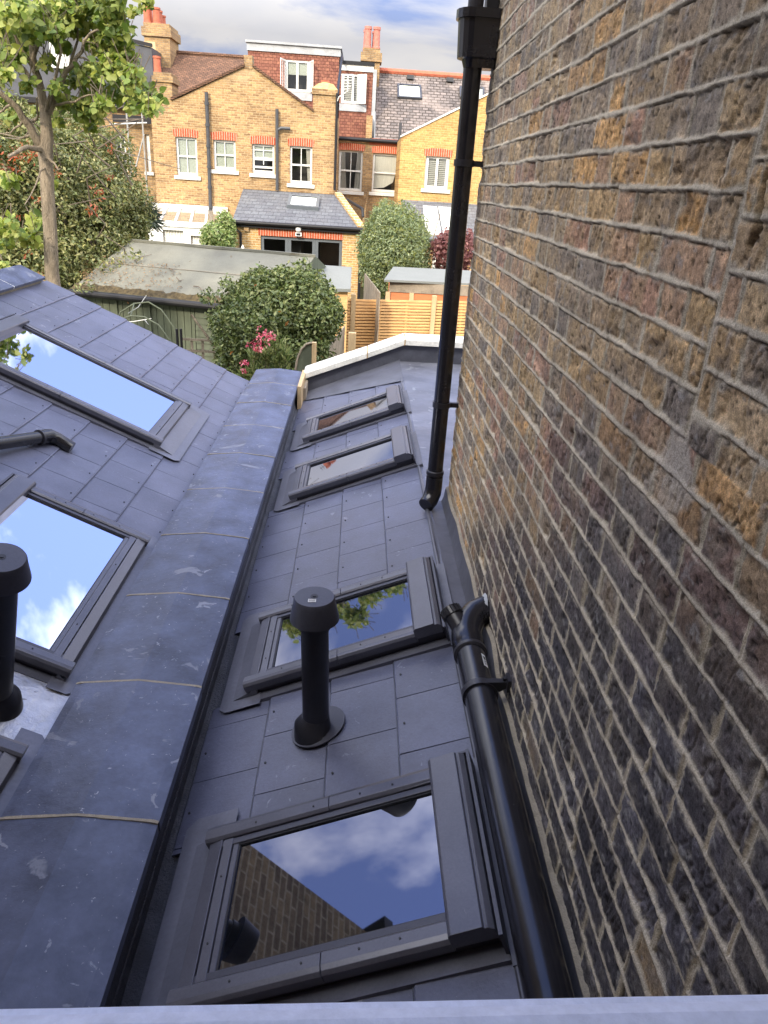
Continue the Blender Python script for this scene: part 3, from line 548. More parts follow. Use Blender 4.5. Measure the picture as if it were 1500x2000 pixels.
# ================================================================== roof windows
def roof_window(T, sa, sb, ya, yb, label, gap_s=0.105, apron=0.13, hood=0.115, h=0.078, blind=False, group='roof windows in the two slated roofs'):
    """sa: outer foot of the frame, sb: outer head (hood side), slope coordinates; ya, yb outer sides"""
    o = np.asarray(T[0]) + np.asarray(T[1]) * (sa + sb) / 2 + YV * (ya + yb) / 2
    w = thing('roof_window', tuple(o), label, 'skylight', group)
    sr = 0.058                                                   # side rail width
    gs0, gs1 = sa + gap_s, sb - hood; gy0, gy1 = ya + sr + 0.025, yb - sr - 0.025
    # upstand box (hollow: four sides) and flashing kerb
    b = MB(T)
    b.prism([(sa + 0.03, ya + 0.014, -0.01), (sb - 0.004, ya + 0.014, -0.01), (sb - 0.004, ya + 0.014, h + 0.005), (sa + 0.03, ya + 0.014, h - 0.022)], (0, 0.045, 0))
    b.prism([(sa + 0.03, yb - 0.014, -0.01), (sb - 0.004, yb - 0.014, -0.01), (sb - 0.004, yb - 0.014, h + 0.005), (sa + 0.03, yb - 0.014, h - 0.022)], (0, -0.045, 0))
    b.box(sb - 0.05, sb - 0.006, ya + 0.06, yb - 0.06, -0.01, h + 0.004)
    b.prism([(sa + 0.03, ya + 0.06, -0.01), (sa + 0.07, ya + 0.06, -0.01), (sa + 0.07, ya + 0.06, h - 0.024), (sa + 0.03, ya + 0.06, h - 0.03)], (0, yb - ya - 0.12, 0))
    b.build('upstand', M['frameside'], w, bevel=0.002)
    # side flashing gutters lying on the slates
    b = MB(T)
    for (p, q) in ((ya - 0.035, ya + 0.012), (yb - 0.012, yb + 0.035)):
        b.box(sa - 0.02, sb + 0.01, p, q, 0.0, 0.0185)
    b.build('side_flashing', M['frame'], w)
    # apron with clipped corners
    a0 = sa - apron
    b = MB(T); t = 0.021
    b.prism([(a0, ya - 0.03, t), (a0, yb + 0.08, t), (a0 + 0.035, yb + 0.115, t), (sa + 0.05, yb + 0.115, t), (sa + 0.05, ya - 0.06, t), (a0 + 0.03, ya - 0.06, t)][::-1], (0, 0, -0.003))
    b.prism([(a0 + 0.055, ya, t + 0.001), (sa + 0.035, ya, h - 0.030), (sa + 0.035, ya, t)], (0, yb - ya, 0))
    b.build('apron', M['apron'], w, bevel=0.001)
    # cover rails: rounded profile, two lengths with a butt joint
    for side in (0, 1):
        b = MB(T)
        y0 = ya if side == 0 else yb; d = 1 if side == 0 else -1
        prof = [(0.0, h - 0.035), (-0.002, h - 0.006), (0.005, h + 0.004), (0.018, h + 0.008), (sr - 0.008, h + 0.006), (sr, h - 0.002), (sr, h - 0.035)]
        mid = (sa + sb) / 2 - 0.02
        for (p, q) in ((sa - 0.008, mid - 0.001), (mid + 0.001, sb - hood + 0.004)):
            pts = [(p, y0 + d * yy_, zz) for yy_, zz in prof]; b.prism(pts if d < 0 else pts[::-1], (q - p, 0, 0))
        o_ = b.build('side_rail', M['frame'], w, bevel=0.0012)
        b = MB(T)
        for s in (sa + 0.16, mid - 0.05, mid + 0.10, sb - hood - 0.12): b.tube([(s, y0 + d * 0.035, h + 0.004), (s, y0 + d * 0.035, h + 0.0095)], 0.0032, 8)
        b.build('screws', M['screw'], o_)
        # inner sash rail, lower step
        b = MB(T); p0_, p1_ = y0 + d * (sr + 0.003), y0 + d * (sr + 0.024)
        b.box(sa + 0.03, sb - hood + 0.004, min(p0_, p1_), max(p0_, p1_), h - 0.034, h - 0.006)
        b.build('sash_rail', M['frameside'], w, bevel=0.002)
    # bottom: sloping foot rail, flat strip with screws
    b = MB(T)
    b.prism([(sa - 0.004, ya + 0.003, h - 0.036), (sa + 0.004, ya + 0.003, h - 0.010), (sa + 0.05, ya + 0.003, h - 0.002), (sa + 0.052, ya + 0.003, h - 0.036)], (0, yb - ya - 0.006, 0))
    b.build('foot_rail', M['frame'], w, bevel=0.002)
    b = MB(T); b.box(sa + 0.055, sa + 0.085, ya + sr + 0.002, yb - sr - 0.002, h - 0.034, h - 0.004); b.box(sa + 0.0865, gs0 - 0.001, gy0 - 0.02, gy1 + 0.02, h - 0.034, h - 0.010)
    fs_ = b.build('foot_strip', M['frame'], w, bevel=0.0015)
    b = MB(T)
    for f in (0.2, 0.72): b.tube([(sa + 0.07, gy0 + (gy1 - gy0) * f, h - 0.004), (sa + 0.07, gy0 + (gy1 - gy0) * f, h - 0.001)], 0.003, 8)
    b.build('screws', M['screw'], fs_)
    # hood (ventilation cover) with ribbed back edge
    b = MB(T); hp = [(sb - hood, h - 0.02), (sb - hood, h + 0.022), (sb - hood + 0.008, h + 0.028), (sb - 0.030, h + 0.030), (sb - 0.026, h + 0.022), (sb - 0.018, h + 0.024), (sb - 0.004, h + 0.012), (sb, h - 0.02)]
    b.prism([(s, ya - 0.004, z) for s, z in hp][::-1], (0, yb - ya + 0.008, 0)); b.build('hood', M['frame'], w, bevel=0.0015)
    b = MB(T); b.box(sb + 0.002, sb + 0.012, ya - 0.02, yb + 0.02, 0.0, h + 0.012); b.box(sb - hood - 0.0, sb + 0.002, yb + 0.006, yb + 0.014, 0.0, h + 0.014); b.build('head_flashing', M['frameside'], w)
    b = MB(T); b.box(sb + 0.012, sb + 0.05, ya - 0.05, yb + 0.05, 0.0, 0.019); b.build('head_gutter', M['leaddark'], w)
    b = MB(T); b.box(gs0, gs1, gy0, gy1, h - 0.024, h - 0.018); b.build('glass', M['glass'], w)
    b = MB(T)
    b.box(gs0 - 0.0005, gs1, gy0 - 0.0005, gy0 + 0.004, h - 0.0175, h - 0.012); b.box(gs0, gs1, gy1 - 0.004, gy1 + 0.0005, h - 0.0175, h - 0.012); b.box(gs0, gs0 + 0.004, gy0 + 0.005, gy1 - 0.005, h - 0.0175, h - 0.012)
    b.build('gasket', M['screw'], w)
    return w
LBL = ['nearest skylight in the right roof, its glass mirroring a brick wall and cloud', 'skylight behind the mushroom vent in the right roof, mirroring green leaves',
       'second farthest skylight in the right roof, its glass mirroring pale cloud', 'farthest skylight in the right roof, below the pale coping stones']
WRo = []
for (a, c), L in zip(WR, LBL): WRo.append(roof_window(TR, -0.93, -0.092, a, c, L))
w5 = roof_window(TL, 0.362, 1.80, 4.735, 5.70, 'long skylight high in the left roof, its glass mirroring white cloud', apron=0.165)
w6 = roof_window(TL, 0.10, 0.84, 2.345, 3.52, 'wide skylight behind the left black vent, its glass mirroring plain blue sky', apron=0.06)
w7 = roof_window(TL, 0.095, 0.9, 0.75, 1.945, 'skylight at the left picture edge of which only a corner shows', apron=0.06)

# ================================================================== party wall with slate copings
pw = thing('party_wall', (-0.775, 4.0, g), 'low party wall topped with broad dark slate copings running away between the two roofs', 'wall')
b = MB(); b.box(-0.985, -0.566, 0.31, 7.40, g, -1.842); b.build('wall', M['dby'], pw)
b = MB(); vs = []
n_ = 110
for j in range(n_ + 1):
    y = 0.32 + (7.40 - 0.32) * j / n_; w = 0.004 * (float(fbm(np.array([[y * 6, 0.3]]), 3, 9)[0]) - 0.5)
    vs += [(-0.5645, y, -1.842), (-0.558 + w, y, -1.90), (-0.556 + w, y, -1.965), (-0.552 + w * 2, y, -1.968), (-0.546 + w, y, -2.005), (-0.512, y, -2.008)]
b.add(vs, [(j * 6 + k, (j + 1) * 6 + k, (j + 1) * 6 + k + 1, j * 6 + k + 1) for j in range(n_) for k in range(5)]); b.build('membrane_face', M['membrane'], pw, smooth=False)
jy = [0.34, 0.99, 1.64, 2.29, 2.94, 3.575, 4.215, 4.865, 5.52, 6.18, 6.84, 7.44]
rc = random.Random(4)
for i in range(len(jy) - 1):
    b = MB(); b.tone = 0.90 + 0.2 * rc.random(); nn = 14; mm_ = 10; y0, y1 = jy[i] + 0.004, jy[i + 1] - 0.004
    dz0 = rc.uniform(-0.002, 0.002); vs = []; sk = rc.uniform(-0.003, 0.003)
    for a in range(mm_ + 1):
        for c in range(nn + 1):
            t = c / nn; x = -1.012 + 0.474 * t; y = y0 + (y1 - y0) * a / mm_
            zz = -1.80 + 0.022 * (1 - abs(2 * t - 1)) + dz0 + 0.0035 * (float(fbm(np.array([[x * 5, y * 4]]), 3, 33)[0]) - 0.5)
            if c in (0, nn): zz -= 0.004
            vs.append((x + sk, y, zz))
    k0 = len(vs); fs = [(a * (nn + 1) + c, a * (nn + 1) + c + 1, (a + 1) * (nn + 1) + c + 1, (a + 1) * (nn + 1) + c) for a in range(mm_) for c in range(nn)]
    low = [(v[0], v[1], -1.842) for v in vs]
    # side skirts
    ring = [c for c in range(nn + 1)] + [(a) * (nn + 1) + nn for a in range(1, mm_ + 1)] + [mm_ * (nn + 1) + c for c in range(nn - 1, -1, -1)] + [a * (nn + 1) for a in range(mm_ - 1, 0, -1)]
    lv = [low[q] for q in ring]; m_ = len(ring)
    fs += [(ring[q], k0 + q, k0 + (q + 1) % m_, ring[(q + 1) % m_]) for q in range(m_)]
    b.add(vs + lv, fs); b.build('coping_stone', M['coping'], pw)
    if i:
        b = MB(); yj = jy[i]; vs = []
        wj = 0.009 if i < 5 else 0.006
        for c in range(nn * 2 + 1):
            t = c / nn / 2; x = -1.0125 + 0.475 * t; zz = -1.7995 + 0.022 * (1 - abs(2 * t - 1)) - (0.004 if c in (0, nn * 2) else 0)
            e_ = 0.0022 * (float(vnoise(np.array([[x * 40, yj * 9]]), 2)[0]) - 0.5)
            vs += [(x, yj - wj * 0.6 + e_, zz + 0.0012), (x, yj + wj * 0.6 - e_, zz + 0.0012), (x, yj - 0.005, zz - 0.04), (x, yj + 0.005, zz - 0.04)]
        fs = []
        for c in range(nn * 2): q = c * 4; fs += [(q, q + 4, q + 5, q + 1), (q, q + 2, q + 6, q + 4), (q + 1, q + 5, q + 7, q + 3)]
        b.add(vs, fs); b.build('mortar_joint', M['mortar'], pw)

# ================================================================== far parapet with pale copings
pp = thing('end_parapet', (0.8, 7.5, -1.7), 'dark lead-faced parapet capped with pale cast stone at the far end of the roof', 'parapet')
zA, zB, xA, xB = -1.842, -1.452, -0.482, 0.49
b = MB(); b.prism([(xA, YEND, -2.05), (xB, YEND, -1.66), (3.3, YEND, -1.66), (3.3, YEND, zB), (xB, YEND, zB), (xA, YEND, zA)], (0, 0.20, 0)); b.build('kerb', M['leaddark'], pp)
b = MB(); b.prism([(xA + 0.02, YEND - 0.006, zA - 0.045), (xB, YEND - 0.006, zB - 0.045), (3.3, YEND - 0.006, zB - 0.045), (3.3, YEND - 0.006, zB - 0.006), (xB, YEND - 0.006, zB - 0.006), (xA + 0.02, YEND - 0.006, zA - 0.006)], (0, 0.006, 0)); b.build('lead_step', M['frameside'], pp)
b = MB(); b.box(-0.5, 3.3, YEND + 0.02, YEND + 0.20, g, -2.06); b.build('wall', M['kbx'], pp)
def copseg(p, q, zp, zq, y0=YEND - 0.035, y1=YEND + 0.26):
    b = MB(); pr = [(y0, 0.0), (y0, 0.055), (y0 + 0.02, 0.066), ((y0 + y1) / 2, 0.085), (y1, 0.066), (y1, 0.0)]
    n = len(pr); vs = [(p, y_, zp + h_) for y_, h_ in pr] + [(q, y_, zq + h_) for y_, h_ in pr]
    b.add(vs, [tuple(range(n)), tuple(range(2 * n - 1, n - 1, -1))] + [(i, i + n, (i + 1) % n + n, (i + 1) % n) for i in range(n)])
    b.build('coping_stone', M['offwhite'], pp, bevel=0.004)
m1 = 0.12; zm = zA + (zB - zA) * (m1 - xA) / (xB - xA)
copseg(xA - 0.03, m1 - 0.005, zA - 0.005, zm - 0.002); copseg(m1 + 0.005, xB - 0.005, zm + 0.002, zB); copseg(xB + 0.005, 1.42, zB, zB); copseg(1.43, 2.4, zB, zB); copseg(2.41, 3.3, zB, zB)
for x_, z_, wz in ((m1, zm, 0.005), (xB, zB, 0.005), (1.425, zB, 0.005)):
    b = MB()
    b.prism([(x_ - wz, YEND - 0.036, z_ - 0.001), (x_ + wz, YEND - 0.036, z_ - 0.001), (x_ + wz, YEND - 0.036, z_ + 0.057), (x_ - wz, YEND - 0.036, z_ + 0.057)], (0, 0.1, 0))
    b.prism([(x_ - wz * 1.2, YEND - 0.01, z_ + 0.064), (x_ + wz * 1.2, YEND - 0.01, z_ + 0.064), (x_ + wz * 1.2, YEND + 0.11, z_ + 0.0868), (x_ - wz * 1.2, YEND + 0.11, z_ + 0.0868)], (0, 0, -0.03))
    b.build('joint', M['render'], pp)
# timber offcuts and weathered end of the old fence beside the coping
tb = thing('timber_upstand', (-0.50, 7.35, -1.9), 'bare timber ends between the slate copings and the pale parapet', 'timber')
b = MB(); b.box(-0.533, -0.497, 6.75, 7.42, -2.0, -1.78); b.build('board', M['postwood'], tb)
b = MB(); b.box(-0.495, -0.47, 7.0, 7.33, -2.02, -1.86); b.build('lath', M['greywood'], tb)

# ================================================================== pipes
def cyl_dir(b, p, q, r, seg=24): b.tube([p, q], r, seg)
# soil pipe lying along the foot of the wall
sp = thing('soil_pipe', (0.46, 1.5, -1.55), 'fat black soil pipe lying along the foot of the brick wall', 'pipe')
r = 0.052; zc = -1.520
b = MB(); path = [(0.4585, y, zc) for y in np.linspace(0.32, 2.28, 10)]; b.tube(path, r, 36, caps=True); b.build('pipe', M['pvc'], sp, smooth=True)
b = MB(); b.tube([(0.4585, 2.16, zc), (0.4585, 2.2, zc), (0.4585, 2.205, zc), (0.4585, 2.255, zc), (0.461, 2.285, zc + 0.004), (0.468, 2.318, zc + 0.012), (0.480, 2.348, zc + 0.022), (0.500, 2.375, zc + 0.033), (0.548, 2.40, zc + 0.045)], [0.0535, 0.0555, 0.0585, 0.0585, 0.0585, 0.058, 0.057, 0.056, 0.055], 36)
b.build('elbow', M['pvc'], sp, smooth=True)
b = MB(); b.tube([(0.4585, 2.150, zc), (0.4585, 2.156, zc), (0.4585, 2.172, zc), (0.4585, 2.178, zc)], [0.0535, 0.0605, 0.0605, 0.0545], 36); b.build('socket_ring', M['pvcm'], sp, smooth=True)
# ribbed access cap
b = MB(); c0 = np.array([0.438, 2.295, zc + 0.020]); d0 = np.array([-0.42, 0.78, 0.42]); d0 /= np.linalg.norm(d0)
b.tube([c0, c0 + d0 * 0.055, c0 + d0 * 0.06], [0.034, 0.034, 0.039], 28); b.tube([c0 + d0 * 0.058, c0 + d0 * 0.09, c0 + d0 * 0.094], [0.040, 0.039, 0.034], 28)
u0 = np.cross(d0, [0, 0, 1.]); u0 /= np.linalg.norm(u0); w0 = np.cross(d0, u0)
for k in range(16):
    a = 2 * math.pi * k / 16; e_ = (u0 * math.cos(a) + w0 * math.sin(a)) * 0.0405; b.tube([c0 + d0 * 0.06 + e_, c0 + d0 * 0.089 + e_], 0.0028, 6)
b.build('access_cap', M['pvcm'], sp, smooth=True)
# clip with bracket to the wall
b = MB(); yc = 1.935
b.tube([(0.4585 , yc - 0.014, zc), (0.4585, yc - 0.0139, zc), (0.4585, yc + 0.0139, zc), (0.4585, yc + 0.014, zc)], [0.053, 0.0595, 0.0595, 0.053], 36)
b.prism([(0.46, yc - 0.011, zc + 0.058), (0.553, yc - 0.011, zc + 0.062), (0.553, yc - 0.011, zc + 0.045), (0.52, yc - 0.011, zc + 0.022), (0.50, yc - 0.011, zc + 0.03)], (0, 0.022, 0))
b.box(0.540, 0.552, yc - 0.024, yc + 0.024, zc + 0.03, zc + 0.075); b.build('wall_clip', M['pvcm'], sp)
b = MB(); b.tube([(0.533, yc - 0.0, zc + 0.062), (0.533, yc, zc + 0.072)], 0.007, 10); b.build('screw', M['screw'], sp)
# sticker on the pipe
b = MB(); ang = [R(62), R(52), R(42)]
lv = [];
for y_ in (2.035, 2.105):
    for a in ang: lv.append((0.4585 + math.cos(a) * 0.0527, y_, zc + math.sin(a) * 0.0527))
b.add(lv, [(0, 1, 4, 3), (1, 2, 5, 4)]); st = b.build('sticker', M['label'], sp)
b = MB()
for (y0_, y1_, a0_, a1_) in ((2.072, 2.092, 57, 47), (2.060, 2.066, 58, 46), (2.050, 2.054, 58, 48), (2.043, 2.046, 56, 50)):
    q = [(0.4585 + math.cos(R(a)) * 0.0532, y_, zc + math.sin(R(a)) * 0.0532) for y_, a in ((y0_, a0_), (y0_, a1_), (y1_, a1_), (y1_, a0_))]; b.quad(*q)
b.build('print', M['ink'], st)
# grey sealant where the branch meets the wall
b = MB(); vs = []
for k in range(28):
    a = 2 * math.pi * k / 28; rr2 = 0.058 + 0.008 * random.random(); vs.append((0.543, 2.402 + math.cos(a) * rr2, zc + 0.045 + math.sin(a) * rr2)); vs.append((0.530, 2.394 + math.cos(a) * 0.0555, zc + 0.041 + math.sin(a) * 0.0555))
b.add(vs, [(2 * k, (2 * k + 2) % 56, (2 * k + 3) % 56, 2 * k + 1) for k in range(28)]); b.build('sealant', M['zinc'], sp, smooth=True)

# downpipe and hopper on the corner of the wall
dp = thing('downpipe', (0.468, 3.70, -1.6), 'tall black downpipe with hopper head at the far corner of the brick wall', 'downpipe')
xp, yp, rp_ = 0.462, 3.70, 0.041
b = MB(); b.tube([(xp, yp, -1.50), (xp, yp, 0.60)], rp_, 32); b.build('pipe', M['pvc'], dp, smooth=True)
b = MB(); b.tube([(xp, yp, -1.44), (xp, yp, -1.435), (xp, yp, -1.50), (xp - 0.004, yp - 0.006, -1.535), (xp - 0.02, yp - 0.03, -1.572), (xp - 0.042, yp - 0.06, -1.588)], [rp_, rp_ + 0.005, rp_ + 0.005, rp_ + 0.006, rp_ + 0.005, rp_ + 0.003], 28); b.build('shoe', M['pvc'], dp, smooth=True)
b = MB(); b.tube([(xp, yp, -1.43), (xp, yp, -1.425), (xp, yp, -1.405), (xp, yp, -1.40)], [rp_, rp_ + 0.007, rp_ + 0.007, rp_], 28); b.build('collar', M['pvcm'], dp, smooth=True)
for z_ in (py(925, 320, yp)[2], py(870, 790, yp)[2]):
    b = MB(); b.tube([(xp, yp, z_ - 0.014), (xp, yp, z_ - 0.0139), (xp, yp, z_ + 0.0139), (xp, yp, z_ + 0.014)], [rp_, rp_ + 0.006, rp_ + 0.006, rp_], 28)
    b.box(xp + 0.03, 0.552, yp - 0.012, yp + 0.012, z_ - 0.012, z_ + 0.012); b.build('pipe_clip', M['pvcm'], dp)
hz0, hz1 = py(915, 118, yp)[2], py(930, 22, yp)[2]
b = MB()
def hopring(z, w, d):   # D-shaped plan: flat to the wall, round to the left
    pts = [(0.548, yp - d, z), (0.548, yp + d, z)]
    for k in range(9):
        a = R(90 + 22.5 * k); pts.append((xp - w * 0.30 + math.cos(a) * w, yp + math.sin(a) * d, z))
    return pts
rings = [hopring(hz0 - 0.03, 0.032, 0.042), hopring(hz0, 0.04, 0.055), hopring(hz0 + 0.005, 0.056, 0.075), hopring(hz1 - 0.035, 0.062, 0.082), hopring(hz1 - 0.034, 0.070, 0.09), hopring(hz1, 0.070, 0.09)]
vs = [p for r_ in rings for p in r_]; n = 11
b.add(vs, [(i * n + k, i * n + (k + 1) % n, (i + 1) * n + (k + 1) % n, (i + 1) * n + k) for i in range(5) for k in range(n)] + [tuple(range(n - 1, -1, -1)), tuple(5 * n + k for k in range(n))])
b.build('hopper', M['pvc'], dp, smooth=False)
b = MB(); b.tube([(xp - 0.012, yp, hz1 - 0.01), (xp - 0.004, yp, 2.2)], 0.034, 24); b.build('upper_pipe', M['pvcm'], dp, smooth=True)
gb = thing('gutter_bracket', (0.50, 3.72, 0.74), 'small dark bracket jutting from the wall corner above the hopper', 'bracket')
b = MB(); b.box(0.497, 0.548, 3.70, 3.78, 0.715, 0.80); b.build('arm', M['screw'], gb); b = MB(); b.box(0.489, 0.552, 3.697, 3.79, 0.705, 0.713); b.build('lip', M['lead'], gb)

# pipe discharging on to the left roof
lp_ = thing('rainwater_pipe', tuple(oL + eL * 0.95 + YV * 3.9), 'glossy black pipe lying over the left slates with a bent spout', 'pipe')
A0 = oL + eL * 0.915 + YV * 4.125 + nL * 0.055; A1 = oL + eL * 1.16 + YV * 3.52 + nL * 0.07; A1 = A1 + (A1 - A0) * 1.4
b = MB(); b.tube([A1, A0], 0.036, 28); b.build('pipe', M['pvc'], lp_, smooth=True)
dd = (A0 - A1) / np.linalg.norm(A0 - A1); E1 = A0 + dd * 0.045; E2 = E1 + (-eL * 0.030 + dd * 0.03 - nL * 0.01); E3 = E2 - eL * 0.095 + nL * -0.012 + YV * -0.005
b = MB(); b.tube([A0 - dd * 0.03, A0 - dd * 0.029, A0 + dd * 0.02, E1, E2, E3], [0.036, 0.042, 0.042, 0.041, 0.038, 0.037], 28); b.build('spout', M['pvc'], lp_, smooth=True)
b = MB(); b.tube([A0 - dd * 0.045, A0 - dd * 0.044, A0 - dd * 0.03], [0.037, 0.045, 0.045], 28); b.build('collar', M['pvcm'], lp_, smooth=True)

# mushroom roof vents
def vent(base, top, rpipe, rcap, hcap, nrm, label, base_r):
    base = np.asarray(base); top = np.asarray(top); ax = (top - base) / np.linalg.norm(top - base); L = np.linalg.norm(top - base)
    t = thing('roof_vent', tuple(base), label, 'roof vent', 'black mushroom vents standing on the slates')
    b = MB(); b.tube([base - ax * 0.05, base + ax * (L - 0.02)], rpipe, 32); b.build('pipe', M['pvcm'], t, smooth=True)
    b = MB(); q = top - ax * hcap
    b.tube([q + ax * 0.012, q + ax * 0.002, q, q + ax * 0.004, q + ax * (hcap * 0.72), q + ax * (hcap - 0.006), top, top + ax * 0.001], [rcap * 0.6, rcap * 0.96, rcap, rcap * 1.0, rcap * 0.86, rcap * 0.83, rcap * 0.79, 0.002], 40)
    c = b.build('cap', M['frameside'], t, smooth=True)
    b = MB(); b.tube([q - ax * 0.035, q - ax * 0.034, q + ax * 0.01], [rpipe, rpipe * 1.14, rpipe * 1.14], 32); b.build('collar', M['pvcm'], t, smooth=True)
    b = MB(); b.tube([top, top + ax * 0.004], 0.006, 10); b.tube([top + ax * 0.0005, top + ax * 0.0018], 0.013, 16); b.build('screw', M['screw'], c)
    b = MB(); b.tube([base - nrm * 0.005, base + nrm * 0.012, base + nrm * 0.02 + ax * 0.005, base + nrm * 0.03 + ax * 0.012, base + ax * 0.07, base + ax * 0.085], [base_r, base_r, base_r * 0.94, rpipe * 1.42, rpipe * 1.12, rpipe * 1.02], 40)
    b.build('flashing_cone', M['pvcm'], t, smooth=True)
    return t, ax, top
vb = oR - eR * 0.632 + YV * 2.085; vt = py(614, 1165, 2.085)
v1, ax1, vtop = vent(vb, vt, 0.0475, 0.083, 0.085, nR, 'black mushroom vent standing in the middle of the right roof with a small white sticker', 0.078)
# clipped plate of the vent tile
b = MB(TR)
cs = []
for k in range(30): a = 2 * math.pi * k / 30; cs.append((-0.632 + 0.015 + math.cos(a) * 0.104, 2.085 + 0.016 + math.sin(a) * 0.104, 0.0165))
b.prism(cs, (0, 0, 0.004)); b.build('base_ring', M['frameside'], v1)
b = MB(); u1 = np.array([1., 0, 0]); u1 -= ax1 * np.dot(u1, ax1); u1 /= np.linalg.norm(u1); w1 = np.cross(ax1, u1)
cc = vtop - u1 * 0.006 - w1 * 0.028 + ax1 * 0.0018
def vq(b, x0, x1, y0, y1, h): b.quad(*[tuple(cc + u1 * x + w1 * y + ax1 * h) for x, y in ((x0, y0), (x1, y0), (x1, y1), (x0, y1))])
vq(b, -0.013, 0.013, -0.010, 0.010, 0.0); st = b.build('sticker', M['label'], v1)
b = MB(); vq(b, -0.011, 0.011, 0.006, 0.008, 0.0006)
for k in range(7): vq(b, -0.010 + k * 0.003, -0.0085 + k * 0.003, -0.008, 0.003, 0.0006)
b.build('print', M['ink'], st)
vbL = oL + eL * 0.262 + YV * 2.13; vtL = py(3, 1088, 2.02)
v2, _, _ = vent(vbL, vtL, 0.052, 0.088, 0.085, nL, 'black mushroom vent at the left edge rising from bare aluminium flashing', 0.088)
# bare aluminium flashing patch under it
al = thing('metal_flashing', tuple(oL + eL * 0.15 + YV * 2.15), 'crumpled bright aluminium flashing around the left vent foot', 'flashing')
b = MB(TL); vs = []
for i in range(31):
    for j in range(31):
        s = 0.015 + 0.40 * i / 30; y = 1.955 + 0.375 * j / 30
        vs.append((s, y, 0.010 + 0.008 * float(fbm(np.array([[s * 14, y * 14]]), 4, 19)[0])))
b.add(vs, [(i * 31 + j, (i + 1) * 31 + j, (i + 1) * 31 + j + 1, i * 31 + j + 1) for i in range(30) for j in range(30)]); b.build('sheet', M['alu'], al, smooth=True)

# window sill under the camera
ws = thing('window_sill', (0, 0.2, -0.44), 'white painted window sill across the bottom of the view', 'window sill')
b = MB(); pl = [py(u, v, 0.27) for u, v in ((-300, 1981), (1600, 1944))]
def sz(x): return pl[0][2] + (pl[1][2] - pl[0][2]) * (x - pl[0][0]) / (pl[1][0] - pl[0][0])
vs = []; nx = 60
for i in range(nx + 1):
    x = -1.2 + 1.72 * i / nx; z = sz(x) + 0.0009 * (float(fbm(np.array([[x * 25, 1.]]), 3, 3)[0]) - 0.5)
    vs += [(x, 0.062, z + 0.012), (x, 0.262, z), (x, 0.27, z - 0.004), (x, 0.27, z - 0.05), (x, 0.302, z - 0.05), (x, 0.302, z - 0.16)]
b.add(vs, [(i * 6 + k, (i + 1) * 6 + k, (i + 1) * 6 + k + 1, i * 6 + k + 1) for i in range(nx) for k in range(5)]); b.build('board', M['sillpaint'], ws)

# ================================================================== houses beyond the gardens
def facade(b, y, top, z0, holes, depth=0.13, thick=0.25):
    """front wall at y facing the camera; top: list of (x,z) left to right; holes (x0,x1,z0,z1)"""
    xs = sorted(set([p[0] for p in top] + [h[0] for h in holes] + [h[1] for h in holes]))
    xs = [x for x in xs if top[0][0] <= x <= top[-1][0]]
    def zt(x, right):
        for (a, c) in zip(top[:-1], top[1:]):
            if (a[0] <= x < c[0]) if right else (a[0] < x <= c[0]): return a[1] + (c[1] - a[1]) * (x - a[0]) / (c[0] - a[0])
        return top[-1][1] if not right else top[0][1]
    for xa, xb in zip(xs[:-1], xs[1:]):
        if xb - xa < 1e-6: continue
        hs = sorted([(h[2], h[3]) for h in holes if h[0] <= xa + 1e-6 and h[1] >= xb - 1e-6]); z = z0
        for (p, q) in hs:
            b.quad((xa, y, z), (xb, y, z), (xb, y, p), (xa, y, p)); z = q
        b.quad((xa, y, z), (xb, y, z), (xb, y, zt(xb, False)), (xa, y, zt(xa, True)))
    for (a, c, p, q) in holes:
        b.quad((a, y, p), (a, y, q), (a, y + depth, q), (a, y + depth, p)); b.quad((c, y, p), (c, y + depth, p), (c, y + depth, q), (c, y, q))
        b.quad((a, y, p), (a, y + depth, p), (c, y + depth, p), (c, y, p)); b.quad((a, y, q), (c, y, q), (c, y + depth, q), (a, y + depth, q))
